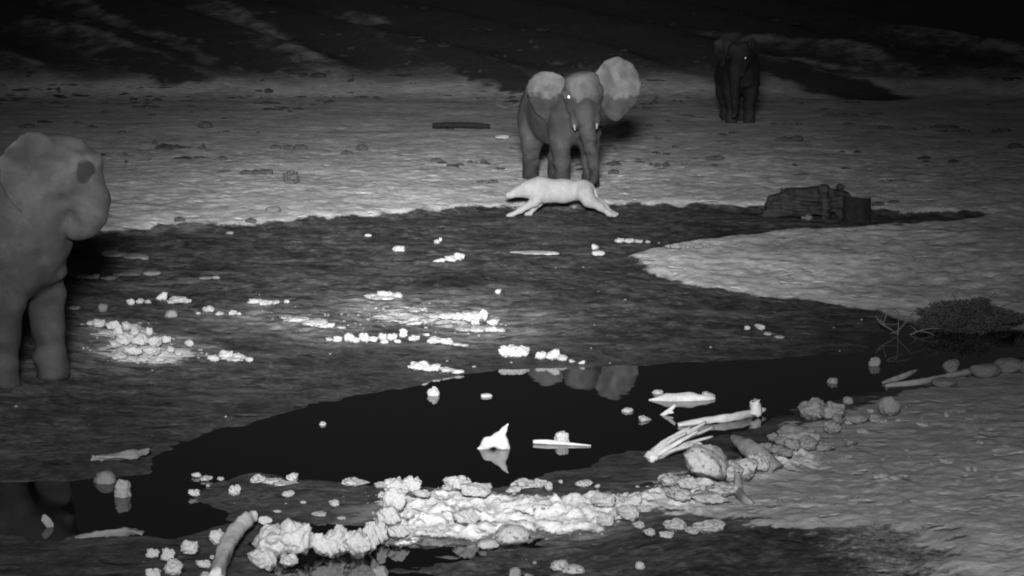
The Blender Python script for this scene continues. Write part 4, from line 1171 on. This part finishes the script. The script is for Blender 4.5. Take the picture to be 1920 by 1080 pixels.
# bare branches hanging into the water left of the bush
b0 = wp(1683, 628, 0.0)
def rel(dx, dz, dy=0.0):
    return b0 + Vector((dx / ppm(b0), dy, dz / ppm(b0)))
limb([([rel(0, -4), rel(1, 20), rel(0, 44)], [0.014, 0.012, 0.008]),
      ([rel(2, 42), rel(-10, 50), rel(-18, 48), rel(-28, 22)], [0.012, 0.012, 0.012, 0.008]),
      ([rel(-42, 36), rel(-32, 22), rel(-15, 12), rel(-2, 2)], [0.009, 0.014, 0.012, 0.008]),
      ([rel(-18, 48), rel(0, 40), rel(20, 34)], [0.012, 0.010, 0.006]), ([rel(-28, 22), rel(-10, 20), rel(2, 22)], [0.008, 0.008, 0.006]),
      ([rel(-34, 30), rel(-20, 14), rel(-12, 12)], [0.012, 0.008, 0.005]), ([rel(-20, 50), rel(4, 50), rel(30, 44)], [0.01, 0.01, 0.006]),
      ([rel(-14, 2), rel(2, 10), rel(30, 40, 0.1)], [0.008, 0.01, 0.012])],
     'bare_branches', 'tangle of thin bare twigs dipping into the water left of the bush', 'branch', 'twig')
limb([([rel(18, -4), rel(36, 6), rel(58, 12), rel(80, 12)], [0.014, 0.016, 0.012, 0.008]), ([rel(36, 6), rel(30, 14), rel(22, 18)], [0.012, 0.01, 0.006]), ([rel(40, 8), rel(60, 4), rel(72, -2)], [0.012, 0.01, 0.006])],
     'bare_branches', 'thin pale branch lying on the water under the bush', 'branch', 'twig')

# ------------------------------------------------------------------ dung, tufts and pebbles on the sand
def lump_pile(px, py, w, h, label, group, name='dung_pile', cat='dung', mat='dung', n=7, seed=0):
    p = G(px, py)
    k = 1 / ppm(p)
    rnd = random.Random(seed + int(px))
    S = Solid()
    W, Hh = w * k, h * k
    for i in range(n):
        r = Hh * rnd.uniform(0.3, 0.5)
        x = ((i / (n - 1) - 0.5) + rnd.uniform(-0.03, 0.03)) * max(W - 2 * r, 0.05)
        S.ball((x, rnd.uniform(-0.05, 0.05) * W, r * rnd.uniform(0.2, 1.0)), (r * rnd.uniform(0.7, 1.7), r * 1.1, r * rnd.uniform(0.5, 1.0)), 0.08)
    st = max(0.02, W / 40)
    me = S.mesh(name, st, noise=lambda X, Y, Z: 0.03 * perlin(X * 9, Y * 9, Z * 9))
    return tag(obj(name, me, MAT[mat], None, (p.x, p.y, p.z - 0.01)), label, cat, group)

rock(543, 346, 36, 26, 'dark mottled boulder on the pale sand left of the dusty elephant', None, mat='rock_mottled', kind='lumpy', name='dark_boulder', sink=0.12)
SG = 'dark dung piles on the sand'
for i, (px, py, w, h) in enumerate([(462, 327, 22, 11), (480, 327, 18, 11), (498, 327, 24, 11), (420, 324, 30, 5), (418, 299, 12, 6), (517, 279, 18, 9), (541, 279, 20, 8), (563, 280, 22, 13), (650, 289, 22, 8),
         (678, 282, 12, 14), (818, 303, 24, 9), (905, 343, 24, 5), (925, 343, 16, 6), (1140, 280, 28, 11), (1150, 326, 18, 8), (1340, 300, 36, 10), (1480, 265, 52, 12), (1565, 219, 46, 10), (1600, 219, 16, 8),
         (1770, 241, 56, 12), (1790, 247, 60, 8), (1876, 248, 38, 10), (1660, 242, 30, 8), (1590, 235, 24, 6), (1475, 234, 60, 7), (1676, 339, 52, 5), (1500, 329, 40, 6), (1646, 385, 20, 7), (1676, 380, 20, 5), (1640, 215, 30, 6),  # wide flat one beside the far elephant stands in for its ground shadow
         (1905, 278, 26, 12), (337, 414, 16, 7), (470, 418, 16, 6), (100, 414, 24, 6), (145, 232, 14, 5), (228, 250, 14, 6), (50, 240, 30, 10), (385, 240, 16, 16), (195, 213, 14, 5), (285, 218, 14, 6)]):
    where = ('close to the far dark elephant' if 1470 <= px <= 1610 and py < 240 else 'on the plain right of the far dark elephant' if px > 1600 and py < 300 else
             'behind the gnarled log and stump' if px > 1450 and py >= 300 else 'between the dusty and the far elephant' if px > 1130 else 'beside the dusty elephant feet' if px > 780 else
             'between the mottled boulder and the black log' if px > 600 else 'beyond the mottled boulder' if px > 500 and py < 300 else 'in the row left of the mottled boulder' if 400 < px < 510 and py < 340 else
             'at the mud edge left of the grey slab' if py > 400 else 'on the dim sand beyond the bull')
    lump_pile(px, py, w, h, 'dark dung pile ' + where, SG, seed=i * 3, n=9)
rock(512, 399, 30, 12, 'dull grey slab on the sand just above the mud edge', None, mat='rock_dim', kind='block', name='grey_boulder')
rock(942, 262, 30, 9, 'pale low stone on the sand behind the elephant tail', None, mat='rock_white', kind='stone', name='pale_stone')

def tufts():
    """small dry tufts and clods on the slope and the sand, too many to count"""
    rs = np.random.RandomState(9)
    n = 1100
    y = np.where(rs.rand(n) < 0.55, rs.uniform(60, 125, n), rs.uniform(90, 110, n))
    x = rs.uniform(-0.3, 0.3, n) * y
    keep = (perlin(x * 0.12, y * 0.09, 7.0) + rs.uniform(-0.5, 0.5, n) > np.where(y < 90, 0.28, 0.0))
    x, y = x[keep], y[keep]
    z = H(x, y)
    bm = bmesh.new(); bmesh.ops.create_icosphere(bm, subdivisions=1, radius=1.0)
    iv = np.array([v.co for v in bm.verts]); fi = np.array([[v.index for v in f.verts] for f in bm.faces]); bm.free()
    V, Fc, k = [], [], 0
    for i in range(len(x)):
        w, h = 0.08 + 0.30 * rs.rand() ** 2, 0.03 + 0.12 * rs.rand() ** 2
        for j in range(rs.randint(1, 5)):
            c = np.array([x[i] + rs.normal(0, w * 1.2), y[i] + rs.normal(0, w), z[i]])
            sc = np.array([w, w * 0.7, h]) * rs.uniform(0.5, 1.2)
            V.append(iv * sc * rs.uniform(0.6, 1.3, (len(iv), 1)) + c); Fc.append(fi + k); k += len(iv)
    o = obj('dry_tufts', mesh_from('dry_tufts', np.concatenate(V), np.concatenate(Fc), False), MAT['tuft'])
    tag(o, 'dark dry tufts and clods dotted over the sand and the slope', 'tufts', kind='stuff')
tufts()

def pebbles():
    """white crumbs strewn over the crust and the mud"""
    rs = np.random.RandomState(21)
    bm = bmesh.new(); bmesh.ops.create_icosphere(bm, subdivisions=1, radius=1.0)
    bm.verts.ensure_lookup_table()
    iv = np.array([v.co for v in bm.verts]); fi = np.array([[v.index for v in f.verts] for f in bm.faces]); bm.free()
    pts = []
    for poly, n, s0, s1, spread in ((CRUST, 420, 0.008, 0.03, 0.4), (CRUST2, 150, 0.01, 0.035, 0.7), (CRUST3, 120, 0.01, 0.035, 0.5)):
        A = np.array(poly); lo, hi = A.min(0) - 0.6, A.max(0) + 0.6
        q = rs.uniform(lo, hi, (n * 5, 2))
        d = sd_poly(q[:, 0], q[:, 1], poly) + rs.normal(0, spread * 0.5, len(q))
        q = q[d < 0.1][:n]
        pts.append(np.c_[q, s0 + (s1 - s0) * rs.rand(len(q)) ** 2.5])
    q = np.c_[rs.uniform(-10, 12, 200), rs.uniform(23, 50, 200), 0.006 + 0.022 * rs.rand(200) ** 4]
    q = q[(sd_poly(q[:, 0], q[:, 1], MUD) < 0) & (sd_poly(q[:, 0], q[:, 1], POOL) > 0.1)]
    pts.append(q)
    q = np.c_[rs.uniform(2, 9, 260), rs.uniform(22, 34, 260), 0.006 + 0.022 * rs.rand(260) ** 3]
    q = q[(sd_poly(q[:, 0], q[:, 1], MUD) > 0)]
    pts.append(q)
    P = np.concatenate(pts)
    z = H(P[:, 0], P[:, 1])
    sc = P[:, 2][:, None] * rs.uniform(0.6, 1.3, (len(P), 3)) * np.array([1.25, 1, 0.75])
    V = iv[None] * sc[:, None, :] * rs.uniform(0.8, 1.2, (len(P), len(iv), 1)) + np.c_[P[:, :2], z + sc[:, 2] * 0.3][:, None, :]
    Fc = (fi[None] + (np.arange(len(P)) * len(iv))[:, None, None]).reshape(-1, 3)
    me = bpy.data.meshes.new('white_pebbles')
    me.from_pydata(V.reshape(-1, 3).tolist(), [], Fc.tolist())
    me.update()
    o = obj('white_pebbles', me, MAT['rock_grey'])
    tag(o, 'white crumbs of rock strewn over the crust and mud', 'pebbles', kind='stuff')
pebbles()
